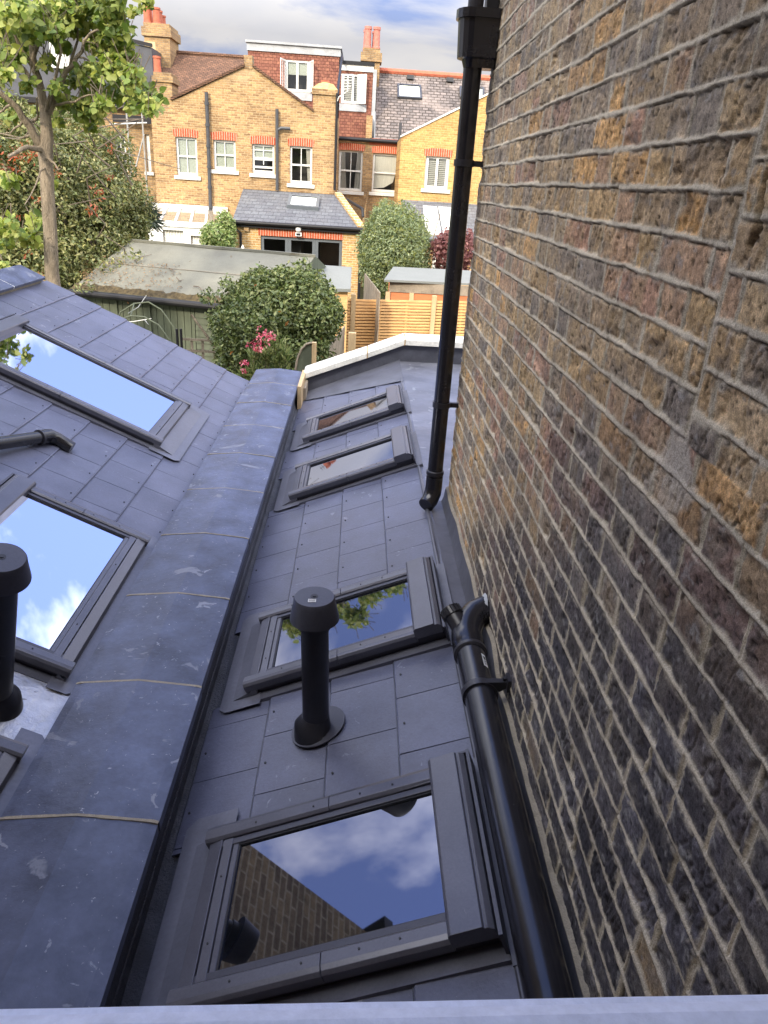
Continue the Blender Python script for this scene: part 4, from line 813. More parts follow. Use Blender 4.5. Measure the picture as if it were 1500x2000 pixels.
def window(parent, y, h, kind='sash', arch=True, sill=True, dep=0.09, archh=0.22, openings=None, fill='dark', frame='white', bars=True):
    """white window set in opening h=(x0,x1,z0,z1)"""
    x0, x1, z0, z1 = h; yy = y + dep; ft = 0.075; b = MB(); pan = []
    b.box(x0 + 0.001, x0 + ft, yy, yy + 0.05, z0 + 0.001, z1 - 0.001); b.box(x1 - ft, x1 - 0.001, yy, yy + 0.05, z0 + 0.001, z1 - 0.001)
    b.box(x0 + ft, x1 - ft, yy + 0.001, yy + 0.05, z1 - ft, z1 - 0.001); b.box(x0 + ft, x1 - ft, yy + 0.001, yy + 0.05, z0 + 0.001, z0 + ft * 1.3)
    xm = (x0 + x1) / 2; zm = (z0 + z1) / 2
    if kind == 'sash':
        b.box(x0 + ft, x1 - ft, yy - 0.01, yy + 0.04, zm - 0.03, zm + 0.03)
        if bars: b.box(xm - 0.015, xm + 0.015, yy + 0.004, yy + 0.036, z0 + ft * 1.3, zm - 0.03); b.box(xm - 0.015, xm + 0.015, yy + 0.004, yy + 0.036, zm + 0.03, z1 - ft)
    elif kind == 'sash_open':
        zq = z0 + (z1 - z0) * 0.30
        b.box(x0 + ft, x1 - ft, yy - 0.01, yy + 0.04, zm - 0.05, zm + 0.05); b.box(x0 + ft, x1 - ft, yy - 0.012, yy + 0.038, zq - 0.12, zq - 0.05); b.box(x0 + ft, x1 - ft, yy + 0.0, yy + 0.03, zm + 0.27, zm + 0.30)
        b.box(xm - 0.015, xm + 0.015, yy + 0.004, yy + 0.036, zq, z1 - ft)
    elif kind == 'pair':
        b.box(xm - 0.045, xm + 0.045, yy - 0.006, yy + 0.045, z0 + ft, z1 - ft); b.box(x0 + ft, x0 + ft + 0.05, yy - 0.005, yy + 0.04, z0 + ft, z1 - ft); b.box(x1 - ft - 0.05, x1 - ft, yy - 0.005, yy + 0.04, z0 + ft, z1 - ft)
    w = b.build('window', M[frame], parent)
    b = MB(); b.quad((x0 + ft, yy + 0.025, z0 + ft), (x1 - ft, yy + 0.025, z0 + ft), (x1 - ft, yy + 0.025, z1 - ft), (x0 + ft, yy + 0.025, z1 - ft)); b.build('pane', M['hglass'], w)
    bz = 0.16
    if fill == 'blind' or fill == 'shutter':
        b = MB()
        if fill == 'blind': b.box(x0 + ft, x1 - ft, yy + 0.07, yy + 0.08, z0 + 0.05, z1 - 0.05)
        else:
            n = int((z1 - z0) / 0.065)
            for i in range(n): zz = z0 + 0.06 + i * 0.065; b.prism([(x0 + ft, yy + 0.06, zz), (x0 + ft, yy + 0.064, zz), (x0 + ft, yy + 0.10, zz + 0.05), (x0 + ft, yy + 0.096, zz + 0.05)], (x1 - x0 - 2 * ft, 0, 0))
        b.build('blind', M['blind' if fill == 'blind' else 'white'], w)
    elif fill == 'half':
        b = MB(); b.box(x0 + ft, x1 - ft, yy + 0.07, yy + 0.08, zm + 0.05, z1 - 0.05); b.build('blind', M['blind'], w)
    if fill in ('curtain', 'curtainr', 'drape'):
        def drape(xa, xb, xc, b):
            n = 10
            for i in range(n):
                t0, t1 = i / n, (i + 1) / n; yo = lambda k: yy + 0.09 + 0.02 * math.sin(k * 2.1)
                b.quad((xa + (xb - xa) * t0, yo(i), z1 - 0.05), (xa + (xb - xa) * t1, yo(i + 1), z1 - 0.05), (xa + (xc - xa) * t1, yo(i + 1), z0 + 0.06), (xa + (xc - xa) * t0, yo(i), z0 + 0.06))
        wd = x1 - x0
        if fill == 'curtain': b = MB(); drape(x0 + ft, x0 + ft + wd * 0.16, x0 + ft + wd * 0.26, b); drape(x1 - ft, x1 - ft - wd * 0.16, x1 - ft - wd * 0.26, b)
        elif fill == 'curtainr': b = MB(); drape(x1 - ft, x1 - ft - wd * 0.2, x1 - ft - wd * 0.12, b)
        else: b = MB(); b.box(x0 + ft, x1 - ft, yy + 0.075, yy + 0.08, zm, z1 - 0.06); b.prism([(x0 + ft, yy + 0.08, zm), (x0 + ft, yy + 0.08, z0 + 0.12), (xm, yy + 0.08, z0 + 0.18), (x1 - ft - 0.1, yy + 0.08, zm - 0.35), (x1 - ft, yy + 0.08, zm)], (0, 0.006, 0))
        b.build('curtain', M['curtain'], w)
    b = MB(); b.box(x0 - 0.1, x1 + 0.1, yy + 0.5, yy + 0.52, z0 - 0.2, z1 + 0.1); b.quad((x0 - 0.1, yy + 0.07, z0), (x0 - 0.1, yy + 0.5, z0), (x0 - 0.1, yy + 0.5, z1), (x0 - 0.1, yy + 0.07, z1)); b.quad((x1 + 0.1, yy + 0.07, z0), (x1 + 0.1, yy + 0.5, z0), (x1 + 0.1, yy + 0.5, z1), (x1 + 0.1, yy + 0.07, z1)); b.build('room', M['room'], w)
    if sill:
        b = MB(); b.prism([(x0 - 0.10, y - 0.07, z0 - 0.14), (x0 - 0.10, y - 0.07, z0 - 0.03), (x0 - 0.10, y + dep, z0 + 0.0), (x0 - 0.10, y + dep, z0 - 0.14)][::-1], (x1 - x0 + 0.2, 0, 0)); b.build('sill', M['white'], w)
    if arch:
        b = MB(); n = 8; vs = []
        for i in range(n + 1):
            t = i / n; x = x0 - 0.05 + (x1 - x0 + 0.10) * t; rise = 0.05 * (1 - (2 * t - 1) ** 2); xo = x + (t - 0.5) * 0.07
            for yf in (y - 0.006, y + 0.02): vs += [(x, yf, z1 - 0.012 + rise * (0.3 if yf < y else 0.3)), (xo, yf, z1 + archh + rise)]
        fs = []
        for i in range(n): q = i * 4; fs += [(q, q + 4, q + 5, q + 1), (q + 1, q + 5, q + 7, q + 3), (q, q + 2, q + 6, q + 4)]
        b.add(vs, fs); b.build('brick_arch', M['redsold'], w)
    return w
def hole(u0, v0, u1, v1, y):
    a = xz(u0, v0, y); c = xz(u1, v1, y); return (a[0], c[0], c[1], a[1])
def pot(parent, x, y, z, h, r, m='pot'):
    b = MB(); b.tube([(x, y, z), (x, y, z + h * 0.12), (x, y, z + h * 0.14), (x, y, z + h * 0.86), (x, y, z + h * 0.88), (x, y, z + h)], [r * 1.15, r * 1.12, r, r * 0.92, r * 1.08, r * 1.08], 18); return b.build('pot', M[m], parent, smooth=True)
def pipe(name, parent, pts, r=0.05, m='greypipe', seg=10):
    b = MB(); b.tube(pts, r, seg); return b.build(name, M[m], parent, smooth=True)
YA, YBk, YC = 30.0, 33.5, 30.0
# ---- house A: the broad gabled outrigger
hA = thing('brick_house', (-4.4, YA, g), 'broad yellow brick house with a wide gable and four white sash windows', 'house')
P = lambda u, v: xz(u, v, YA)
tA = [P(293, 192), P(334, 196), P(352, 190), P(478, 130), P(486, 128), P(494, 131), P(612, 218), P(613, 219), P(657, 221)]
x0A, x1A = tA[0][0], tA[-1][0]
HA = [hole(342, 266, 387, 344, YA), hole(416, 272, 461, 333, YA), hole(492, 280, 536, 340, YA), hole(566, 284, 609, 360, YA)]
b = MB(); facade(b, YA, tA, g, HA)
b.quad((x1A, YA, g), (x1A, YBk, g), (x1A, YBk, tA[-1][1]), (x1A, YA, tA[-1][1])); b.quad((x0A, YA, g), (x0A, YBk, g), (x0A, YBk, tA[0][1]), (x0A, YA, tA[0][1]))
b.build('wall', M['ybx'], hA)
b = MB()
for a, c in ((tA[1], tA[3]), (tA[5], tA[6])): b.prism([(a[0], YA - 0.07, a[1] + 0.0), (c[0], YA - 0.07, c[1] + 0.0), (c[0], YA - 0.07, c[1] + 0.09), (a[0], YA - 0.07, a[1] + 0.09)], (0, 0.3, 0))
b.build('verge', M['browntile'], hA)
for h_, k_, f_ in zip(HA, ('sash', 'sash', 'sash_open', 'sash'), ('blind', 'blind', 'half', 'curtainr')): window(hA, YA, h_, k_, fill=f_)
pk = P(485, 128)
b = MB(); b.box(P(477, 128)[0], P(493, 128)[0], YA - 0.02, YA + 0.45, pk[1] - 0.1, P(485, 108)[1]); b.build('peak_chimney', M['dbx'], hA)
# outrigger roof and the main brown tiled roof behind
b = MB(); b.quad((tA[1][0], YA + 0.2, tA[1][1]), (pk[0], YA + 0.2, pk[1]), (pk[0], 35.5, pk[1]), (tA[1][0], 34, tA[1][1])); b.quad((pk[0], YA + 0.2, pk[1]), (tA[6][0], YA + 0.2, tA[6][1]), (tA[6][0], 34, tA[6][1]), (pk[0], 35.5, pk[1])); b.build('outrigger_roof', M['browntile'], hA)
r0 = py(326, 103, 37.2); r1 = py(500, 119, 37.2); e0 = py(300, 195, YBk); e1 = py(500, 205, YBk)
b = MB(); b.quad((r0[0] - 1.2, YBk, e0[2]), (r1[0] + 0.5, YBk, e0[2]), (r1[0] + 0.5, 37.2, r0[2]), (r0[0] - 1.2, 37.2, r0[2])); b.build('main_roof', M['browntile'], hA)
b = MB(); b.tube([(r0[0] - 1.2, 37.2, r0[2] + 0.03), (r1[0] + 0.5, 37.2, r0[2] + 0.03)], 0.09, 8); b.build('ridge', M['browntile'], hA)
# red tiled box dormer
yd = 34.3; dl, dt = xz(484, 98, yd); dr, dtr = xz(663, 98, yd); db = 2.0
HD = [hole(556, 116, 605, 181, yd)]
b = MB(); facade(b, yd, [(dl, dt), (dr, dt)], db, HD); b.build('dormer_cheeks', M['redtile'], hA)
b = MB(); zt_ = xz(484, 78, yd)[1]; b.box(dl - 0.03, dr + 0.05, yd - 0.05, 37.3, dt, zt_ - 0.08); b.box(dl - 0.08, dr + 0.1, yd - 0.12, 37.3, zt_ - 0.08, zt_); b.build('dormer_parapet', M['zinc'], hA)
for xx in (dl, dr): b = MB(); b.quad((xx, yd, db), (xx, 37.3, db), (xx, 37.3, dt), (xx, yd, dt)); b.build('dormer_side', M['redtile'], hA)
wD = window(hA, yd, HD[0], 'pair', arch=False, sill=False, fill='half', dep=0.02)
h_ = HD[0]
for sx, xh in ((-1, h_[0]), (1, h_[1])):     # two casements swung open
    b = MB()
    for (za, zb) in ((h_[2], h_[3]),):
        ex = xh + sx * 0.13; b.prism([(xh, yd, za), (ex, yd - 0.42, za), (ex, yd - 0.42, za + 0.06), (xh, yd, za + 0.06)], (0.03, 0, 0)); b.prism([(xh, yd, zb - 0.06), (ex, yd - 0.42, zb - 0.06), (ex, yd - 0.42, zb), (xh, yd, zb)], (0.03, 0, 0))
        b.box(ex, ex + 0.03, yd - 0.46, yd - 0.40, za, zb); b.box(xh, xh + 0.03, yd - 0.05, yd, za, zb); b.box((xh + ex) / 2, (xh + ex) / 2 + 0.03, yd - 0.25, yd - 0.2, za + 0.06, zb - 0.06)
    b.build('open_casement', M['white'], wD)
b = MB(); b.box(h_[0] - 0.1, h_[1] + 0.1, yd - 0.04, yd + 0.02, h_[2] - 0.30, h_[2] - 0.02); b.build('lead_apron', M['zinc'], wD)
# right-hand squat chimney stub with flaunching
ca, cb = P(612, 166), P(657, 166)
b = MB(); b.box(ca[0], cb[0], YA + 0.001, YA + 0.9, tA[-1][1], ca[1] - 0.10); b.box(ca[0] - 0.05, cb[0] + 0.05, YA - 0.05, YA + 0.95, ca[1] - 0.28, ca[1] - 0.1); ch = b.build('squat_chimney', M['ybx'], hA)
b = MB(); b.prism([(ca[0] - 0.05, YA - 0.05, ca[1] - 0.1), (cb[0] + 0.05, YA - 0.05, ca[1] - 0.1), (cb[0] - 0.12, YA + 0.1, ca[1] + 0.08), (cb[0] - 0.45, YA + 0.2, ca[1] + 0.14), (ca[0] + 0.15, YA + 0.1, ca[1] + 0.06)], (0, 0.7, 0)); b.build('flaunching', M['render'], ch)
b = MB(); b.box(ca[0] + 0.25, ca[0] + 0.55, YA + 0.3, YA + 0.6, ca[1], ca[1] + 0.2); b.build('pot', M['pot'], ch)
# left lower chimney with one tall pot
ca, cb = P(299, 140), P(334, 140)
b = MB(); b.box(ca[0], cb[0], YA + 0.001, YA + 1.0, tA[0][1] - 0.3, ca[1]); b.box(ca[0] - 0.05, cb[0] + 0.06, YA - 0.05, YA + 1.05, ca[1] - 0.3, ca[1] - 0.12); ch = b.build('side_chimney', M['dbx'], hA)
px_ = P(302, 135); pot(ch, px_[0], YA + 0.4, ca[1] - 0.02, P(302, 105)[1] - ca[1], 0.13)
# tall main stack with clustered pots
ys2 = 36.0; ca, cb = xz(280, 50, ys2), xz(318, 50, ys2)
b = MB(); b.box(ca[0], cb[0] + 0.25, ys2, ys2 + 1.6, 2.2, ca[1] - 0.35); b.box(ca[0] - 0.08, cb[0] + 0.34, ys2 - 0.08, ys2 + 1.7, ca[1] - 0.35, ca[1] - 0.02); b.box(ca[0] + 0.0, cb[0] + 0.26, ys2, ys2 + 1.62, ca[1] - 0.02, ca[1] + 0.12); ch = b.build('tall_chimney', M['dbx'], hA)
b = MB(); b.box(ca[0] - 0.02, ca[0] + 0.45, ys2 - 0.02, ys2, ca[1] - 1.1, ca[1] - 0.55); b.build('render_patch', M['cream'], ch)
for (u, dy_, hh) in ((289, 0.3, 27), (292, 1.2, 34), (307, 0.3, 26), (311, 0.75, 25), (317, 1.2, 21)):
    q = xz(u, 50, ys2 + dy_); pot(ch, q[0], ys2 + dy_, ca[1] + 0.1, hh * (ys2 / FOC) * 0.92, 0.16)
# drainage
q = py(403, 180, YA - 0.12); q2 = py(408, 412, YA - 0.12)
pipe('soil_pipe', hA, [(q[0], YA - 0.12, q2[2]), (q[0], YA - 0.12, q[2])], 0.065)
for z_ in np.linspace(q2[2] + 0.1, q[2] - 0.4, 6): b = MB(); b.tube([(q[0], YA - 0.12, z_), (q[0], YA - 0.12, z_ + 0.09)], 0.085, 10); b.build('pipe_collar', M['greypipe'], hA)
q = py(541, 213, YA - 0.12); q2 = py(539, 372, YA - 0.12)
pipe('vent_pipe', hA, [(q[0], YA - 0.12, q2[2]), (q[0], YA - 0.12, q[2])], 0.06)
z_ = py(541, 250, YA)[2]; pipe('branch_pipe', hA, [(q[0], YA - 0.12, z_ - 0.08), (q[0] + 0.15, YA - 0.12, z_), (q[0] + 0.48, YA - 0.12, z_)], 0.055)
q = py(659, 110, YA - 0.1)[0] + 0.03; pipe('downpipe', hA, [(q, YA - 0.08, py(655, 372, YA)[2]), (q, YA - 0.08, P(659, 185)[1]), (q, 34.1, xz(662, 110, 34.1)[1])], 0.05, 'gutter')

# ---- house B: recessed middle bay with dormer
hB = thing('recessed_house', (0.2, YBk, g), 'recessed sooty brick house with a narrow red tiled dormer beside a black gutter', 'house')
Pb = lambda u, v: xz(u, v, YBk)
xr = Pb(786, 280)[0]; zb_ = Pb(700, 274)[1]
HB = [hole(663, 292, 706, 374, YBk), hole(729, 298, 774, 377, YBk)]
b = MB(); facade(b, YBk, [(x1A, zb_), (xr, zb_)], g, HB); b.build('wall', M['dbx'], hB)
window(hB, YBk, HB[0], 'sash', fill='curtain'); window(hB, YBk, HB[1], 'sash', fill='drape', bars=False)
b = MB(); a = Pb(722, 270); c = Pb(779, 272); b.box(a[0], c[0], YBk - 0.03, YBk, Pb(730, 283)[1], Pb(730, 270)[1]); b.build('red_band', M['pot'], hB)
b = MB(); b.tube([(x1A + 0.02, YBk - 0.12, zb_ + 0.02), (xr - 0.05, YBk - 0.12, zb_ + 0.02)], 0.075, 10); b.build('gutter', M['gutter'], hB)
q = Pb(782, 240); pipe('downpipe', hB, [(q[0], YBk - 0.15, -2.2), (q[0], YBk - 0.15, q[1])], 0.06)
yd = 34.4; dl, dt = xz(664, 137, yd); dr, _ = xz(729, 137, yd); HD = [hole(667, 143, 711, 204, yd)]
b = MB(); facade(b, yd, [(dl, dt), (dr, dt)], zb_, HD); b.quad((dr, yd, zb_), (dr, 37.5, zb_), (dr, 37.5, dt), (dr, yd, dt)); b.build('dormer_front', M['redtile'], hB)
zt_ = xz(664, 118, yd)[1]; b = MB(); b.box(dl - 0.05, dr + 0.05, yd - 0.1, 37.5, dt + 0.22, zt_); b.build('dormer_roof', M['gutter'], hB)
b = MB(); b.box(dl - 0.02, dr + 0.02, yd - 0.05, yd + 0.1, dt, dt + 0.22); b.build('fascia', M['white'], hB)
wD = window(hB, yd, HD[0], 'pair', arch=False, sill=False, fill='shutter', dep=0.02); h_ = HD[0]
b = MB(); xh = h_[1]; ex = xh + 0.08
b.prism([(xh - 0.32, yd, h_[2]), (ex - 0.03, yd - 0.30, h_[2]), (ex - 0.03, yd - 0.30, h_[3]), (xh - 0.32, yd, h_[3])], (0.02, 0.02, 0)); b.build('open_casement', M['blind'], wD)
b = MB(); b.box(h_[0] - 0.05, h_[1] + 0.1, yd - 0.04, yd + 0.02, h_[2] - 0.28, h_[2] - 0.02); b.build('lead_apron', M['zinc'], wD)
b = MB(); a = xz(729, 145, yd - 0.05); c = xz(736, 145, yd - 0.05); b.box(a[0], c[0], yd - 0.06, yd + 0.1, zb_ - 0.0, dt + 0.1); b.build('lead_flank', M['zinc'], hB)
b = MB(); a = xz(716, 225, YBk - 0.03); c = xz(728, 225, YBk); b.box(a[0], c[0], YBk - 0.03, YBk + 0.8, zb_, a[1]); b.build('party_upstand', M['ybx'], hB)
ys2 = 36.6; ca, cb = xz(707, 95, ys2), xz(745, 95, ys2)
b = MB(); b.box(ca[0] + 0.04, cb[0] - 0.04, ys2, ys2 + 0.9, 3.0, ca[1] - 0.45); b.box(ca[0] - 0.04, cb[0] + 0.04, ys2 - 0.08, ys2 + 1.0, ca[1] - 0.45, ca[1] - 0.12); b.box(ca[0] + 0.05, cb[0] - 0.05, ys2, ys2 + 0.9, ca[1] - 0.12, ca[1] + 0.05); ch = b.build('chimney', M['dbx'], hB)
for u, hh, dd_ in ((718, 34, 0.3), (735, 34, 0.3), (716, 32, 0.75), (733, 30, 0.75)):
    q = xz(u, 90, ys2 + dd_); pot(ch, q[0], ys2 + dd_, ca[1] + 0.03, hh * ys2 / FOC * 0.95, 0.15, 'potpink')
an = thing('tv_aerial', (cb[0], YA - 0.1, 2.0), 'spindly white television aerial on a bent arm at the dormer corner', 'aerial')
b = MB(); q0 = xz(659, 197, YA - 0.15); q1 = xz(679, 178, YA - 0.3); q2 = xz(680, 145, YA - 0.3)
b.tube([(q0[0], YA - 0.1, q0[1]), (q0[0] + 0.05, YA - 0.15, q0[1] + 0.12), (q1[0], YA - 0.3, q1[1]), (q2[0], YA - 0.3, q2[1])], 0.022, 6); b.build('mast', M['white'], an)
b = MB()
for k in range(6): z = q2[1] - 0.02 - k * 0.09; b.tube([(q2[0] - 0.24 + 0.02 * k, YA - 0.3, z), (q2[0] + 0.20 - 0.02 * k, YA - 0.34, z + 0.02)], 0.011, 5)
b.build('rods', M['white'], an)
# ---- house C: slate main roof and half gable
hC = thing('gabled_house', (3.0, YC, g), 'yellow brick house with a half gable and old lichened slate roof, partly behind the downpipe', 'house')
tC = [P(784, 268), P(912, 207), P(960, 182), P(1010, 176), P(1100, 240)]
HC = [hole(832, 304, 874, 370, YC)]
b = MB(); facade(b, YC, tC, g, HC); xc = tC[0][0]; b.quad((xc, YC, g), (xc, YBk, g), (xc, YBk, tC[0][1]), (xc, YC, tC[0][1])); b.build('wall', M['ybx2'], hC)
window(hC, YC, HC[0], 'pair', fill='shutter')
b = MB()
for a, c in ((tC[0], tC[2]),): b.prism([(a[0] - 0.03, YC - 0.05, a[1]), (c[0], YC - 0.05, c[1]), (c[0], YC - 0.05, c[1] + 0.06), (a[0] - 0.03, YC - 0.05, a[1] + 0.06)], (0, 0.25, 0))
b.build('verge', M['offwhite'], hC)
b = MB(); b.quad((tC[0][0], YC + 0.2, tC[0][1]), (tC[2][0], YC + 0.2, tC[2][1]), (tC[2][0], 36, tC[2][1]), (tC[0][0], 36, tC[0][1])); b.build('outrigger_roof', M['oldslate'], hC)
xl = xz(736, 200, YBk)[0]; yr_ = 37.6; zr0 = py(745, 141, yr_)[2]; zr1 = py(940, 160, yr_)[2]; x2 = 9.0
b = MB(); b.quad((xl, YBk - 0.1, zb_ + 0.05), (x2, YBk - 0.1, zb_ + 0.05), (x2, yr_, zr0), (xl, yr_, zr0)); b.build('slate_roof', M['oldslate'], hC)
b = MB(); b.tube([(xl, yr_, zr0 + 0.05), (x2, yr_, zr0 + 0.05)], 0.13, 8); b.build('red_ridge', M['pot'], hC)
def onroof(u, v):      # point on that roof
    n_ = np.cross(np.array([1., 0, 0]), np.array([0, yr_ - YBk + 0.1, zr0 - zb_ - 0.05])); n_ /= np.linalg.norm(n_); d = ray(u, v); p0_ = np.array([xl, YBk - 0.1, zb_ + 0.05]); return d * (np.dot(p0_, n_) / np.dot(d, n_)), n_
def rooflight(parent, us, nmz, m='blind'):
    pts = [onroof(*q)[0] for q in us]; n_ = onroof(*us[0])[1]; c = sum(pts) / 4
    if n_[2] < 0: n_ = -n_
    b = MB(); out = [p + n_ * 0.10 for p in pts]; inn = [c + (p - c) * 0.84 + n_ * 0.10 for p in pts]; low = [p - n_ * 0.02 for p in pts]
    b.add(out + inn + low, [(0, 1, 5, 4), (1, 2, 6, 5), (2, 3, 7, 6), (3, 0, 4, 7), (0, 8, 9, 1), (1, 9, 10, 2), (2, 10, 11, 3), (3, 11, 8, 0)]); w = b.build('rooflight', M['greypipe'], parent)
    b = MB(); b.quad(*[c + (p - c) * 0.85 + n_ * 0.06 for p in pts]); b.build('pane', M[m], w)
rooflight(hC, [(776, 167), (822, 170), (824, 196), (776, 193)], None); rooflight(hC, [(897, 172), (945, 175), (945, 196), (898, 193)], None)
b = MB()
for (u, v) in ((801, 155), (878, 160)): p, n_ = onroof(u, v); b.box(p[0] - 0.15, p[0] + 0.15, p[1] - 0.15, p[1] + 0.05, p[2], p[2] + 0.16)
b.build('slate_vents', M['greypipe'], hC)
# lean-to extension of house C
ey = 26.8; eg = thing('leanto_extension', (3.2, ey, g), 'grey lean-to kitchen roof with a white framed roof window, behind the red maple', 'extension')
a = xz(783, 390, YC - 0.02); c = xz(836, 469, ey); d_ = xz(783, 460, ey)
b = MB(); b.quad((a[0], YC - 0.02, a[1]), (7, YC - 0.02, a[1]), (7, ey, c[1]), (a[0] + 0.25, ey, c[1])); b.build('roof', M['newslate'], eg)
HX = [hole(846, 492, 880, 560, ey + 0.15)]
b = MB(); facade(b, ey + 0.15, [(a[0] + 0.3, c[1] - 0.02), (7, c[1] - 0.02)], g, HX); b.build('wall', M['kbx'], eg)
window(eg, ey + 0.15, HX[0], 'pair', arch=False, sill=False)
b = MB(); p = xz(838, 473, ey + 0.12); q = xz(900, 485, ey + 0.12); b.box(p[0], q[0], ey + 0.12, ey + 0.15, q[1], p[1]); b.build('red_lintel', M['redsold'], eg)
b = MB(); b.tube([(a[0] + 0.25, ey - 0.05, c[1] - 0.03), (7, ey - 0.05, c[1] - 0.03)], 0.06, 8); b.build('gutter', M['gutter'], eg)
nx_ = np.cross(np.array([1., 0, 0]), np.array([0, YC - ey, a[1] - c[1]])); nx_ /= np.linalg.norm(nx_)
if nx_[2] < 0: nx_ = -nx_
def onext(u, v): d = ray(u, v); p0_ = np.array([0, ey, c[1]]); return d * (np.dot(p0_, nx_) / np.dot(d, nx_))
for us in ([(826, 404), (853, 406), (862, 461), (832, 458)], [(856, 406), (884, 408), (894, 462), (866, 461)]):
    pts = [onext(*q) + nx_ * 0.05 for q in us]; cc_ = sum(pts) / 4; b = MB(); inn = [cc_ + (p - cc_) * 0.86 for p in pts]
    b.add(pts + inn + [p - nx_ * 0.06 for p in pts], [(0, 1, 5, 4), (1, 2, 6, 5), (2, 3, 7, 6), (3, 0, 4, 7), (3, 2, 10, 11), (0, 3, 11, 8), (1, 2, 10, 9)]); w = b.build('roof_window', M['white'], eg)
    b = MB(); b.quad(*[cc_ + (p - cc_) * 0.87 - nx_ * 0.02 for p in pts]); b.build('pane', M['blind'], w)

# ---- slate roofed kitchen extension with glazed doors
ke = thing('kitchen_extension', (-2.0, 26, g), 'single storey yellow brick extension with slate roof and grey folding doors behind the green shed', 'extension')
yk = 26.0
kl, kz = xz(457, 432, yk); kr, kz2 = xz(711, 446, yk); kz = (kz + kz2) / 2
wl, wz = xz(475, 369, YA - 0.02); wr, _ = xz(655, 377, YA - 0.02)
b = MB(); b.add([(kl - 0.05, yk - 0.1, kz), (kr - 0.18, yk - 0.1, kz), (wr - 0.03, YA - 0.02, wz), (wl, YA - 0.02, wz)], [(0, 1, 2, 3)]); b.build('roof', M['newslate'], ke)
kdoor = hole(509, 455, 666, 560, yk); kdoor = (kdoor[0], kdoor[1], g + 0.02, kz - 0.40)
b = MB(); facade(b, yk, [(kl + 0.05, kz - 0.04), (kr - 0.12, kz - 0.04)], g, [kdoor], depth=0.16)
b.quad((kr - 0.12, yk, g), (kr - 0.12, YA, g), (wr + 1.2, YA, wz), (kr - 0.12, yk, kz - 0.04)); b.quad((kl + 0.05, yk, g), (kl + 0.05, YA, g), (wl, YA, wz), (kl + 0.05, yk, kz - 0.04)); b.build('wall', M['kbx'], ke)
b = MB(); b.prism([(kr - 0.18, yk - 0.14, kz - 0.03), (kr + 0.04, yk - 0.14, kz - 0.03), (wr + 0.22, YA - 0.02, wz - 0.02), (wr - 0.03, YA - 0.02, wz - 0.02)], (0, 0, 0.11)); b.build('brick_verge', M['kbx'], ke)
b = MB(); b.tube([(kl - 0.08, yk - 0.16, kz - 0.02), (kr - 0.02, yk - 0.16, kz - 0.02)], 0.065, 10); b.box(kl - 0.05, kr - 0.05, yk - 0.1, yk - 0.003, kz - 0.17, kz - 0.03); b.build('gutter', M['gutter'], ke)
b = MB(); b.box(kdoor[0] - 0.08, kdoor[1] + 0.02, yk - 0.008, yk, kz - 0.40, kz - 0.175); b.build('red_lintel', M['redsold'], ke)
b = MB(); n3 = 3; wd = (kdoor[1] - kdoor[0]) / n3; fr = 0.10
for i in range(n3):
    a = kdoor[0] + wd * i; c = a + wd
    b.box(a + 0.002, a + fr, yk + 0.05, yk + 0.12, kdoor[2], kdoor[3] - 0.002); b.box(c - fr, c - 0.002, yk + 0.05, yk + 0.12, kdoor[2], kdoor[3] - 0.002); b.box(a + fr, c - fr, yk + 0.05, yk + 0.12, kdoor[3] - fr, kdoor[3] - 0.002); b.box(a + fr, c - fr, yk + 0.05, yk + 0.12, kdoor[2], kdoor[2] + 0.15)
dr_ = b.build('folding_doors', M['greyframe'], ke)
for i in range(n3):
    b = MB(); a = kdoor[0] + wd * i + fr; c = kdoor[0] + wd * (i + 1) - fr; b.quad((a, yk + 0.09, kdoor[2] + 0.15), (c, yk + 0.09, kdoor[2] + 0.15), (c, yk + 0.09, kdoor[3] - fr), (a, yk + 0.09, kdoor[3] - fr)); b.build('pane', M['hglass'], dr_)
b = MB(); b.box(kdoor[0] - 0.3, kdoor[1] + 0.3, yk + 1.9, yk + 1.95, g, kdoor[3] + 0.3); b.box(kdoor[0] + 0.9, kdoor[0] + 1.3, yk + 0.6, yk + 1.85, g, kdoor[3]); b.build('room', M['room'], ke)
b = MB(); b.box(kdoor[0] + 1.5, kdoor[0] + 1.9, yk + 0.9, yk + 1.2, g + 1.0, g + 1.25); b.box(kdoor[0] + 2.6, kdoor[0] + 3.0, yk + 0.7, yk + 0.9, g + 0.9, g + 1.4); b.box(kdoor[0] + 2.1, kdoor[0] + 3.3, yk + 0.6, yk + 1.3, g + 0.85, g + 0.9); b.build('worktop_items', M['render'], ke)
xd = xz(463, 440, yk)[0]; pipe('downpipe', ke, [(xd - 0.1, yk - 0.15, kz - 0.05), (xd - 0.08, yk - 0.15, kz - 0.2), (xd + 0.12, yk - 0.08, kz - 0.35), (xd + 0.12, yk - 0.08, g)], 0.045, 'gutter')
xd = xz(705, 440, yk)[0]; pipe('corner_pipe', ke, [(xd + 0.02, yk - 0.07, kz - 0.2), (xd + 0.02, yk - 0.07, g)], 0.05, 'gutter')
q = py(693, 392, 29.0); pipe('side_pipe', ke, [tuple(py(664, 382, 29.9)), tuple(py(708, 408, 27.5)), tuple(py(709, 424, 27.4))], 0.05, 'gutter')
nk = np.cross(np.array([1., 0, 0]), np.array([0, YA - yk + 0.08, wz - kz])); nk /= np.linalg.norm(nk)
if nk[2] < 0: nk = -nk
def onk(u, v): d = ray(u, v); p0_ = np.array([0, yk - 0.1, kz]); return d * (np.dot(p0_, nk) / np.dot(d, nk))
pts = [onk(*q) + nk * 0.12 for q in ((565, 386), (625, 390), (622, 412), (560, 407))]; cc_ = sum(pts) / 4
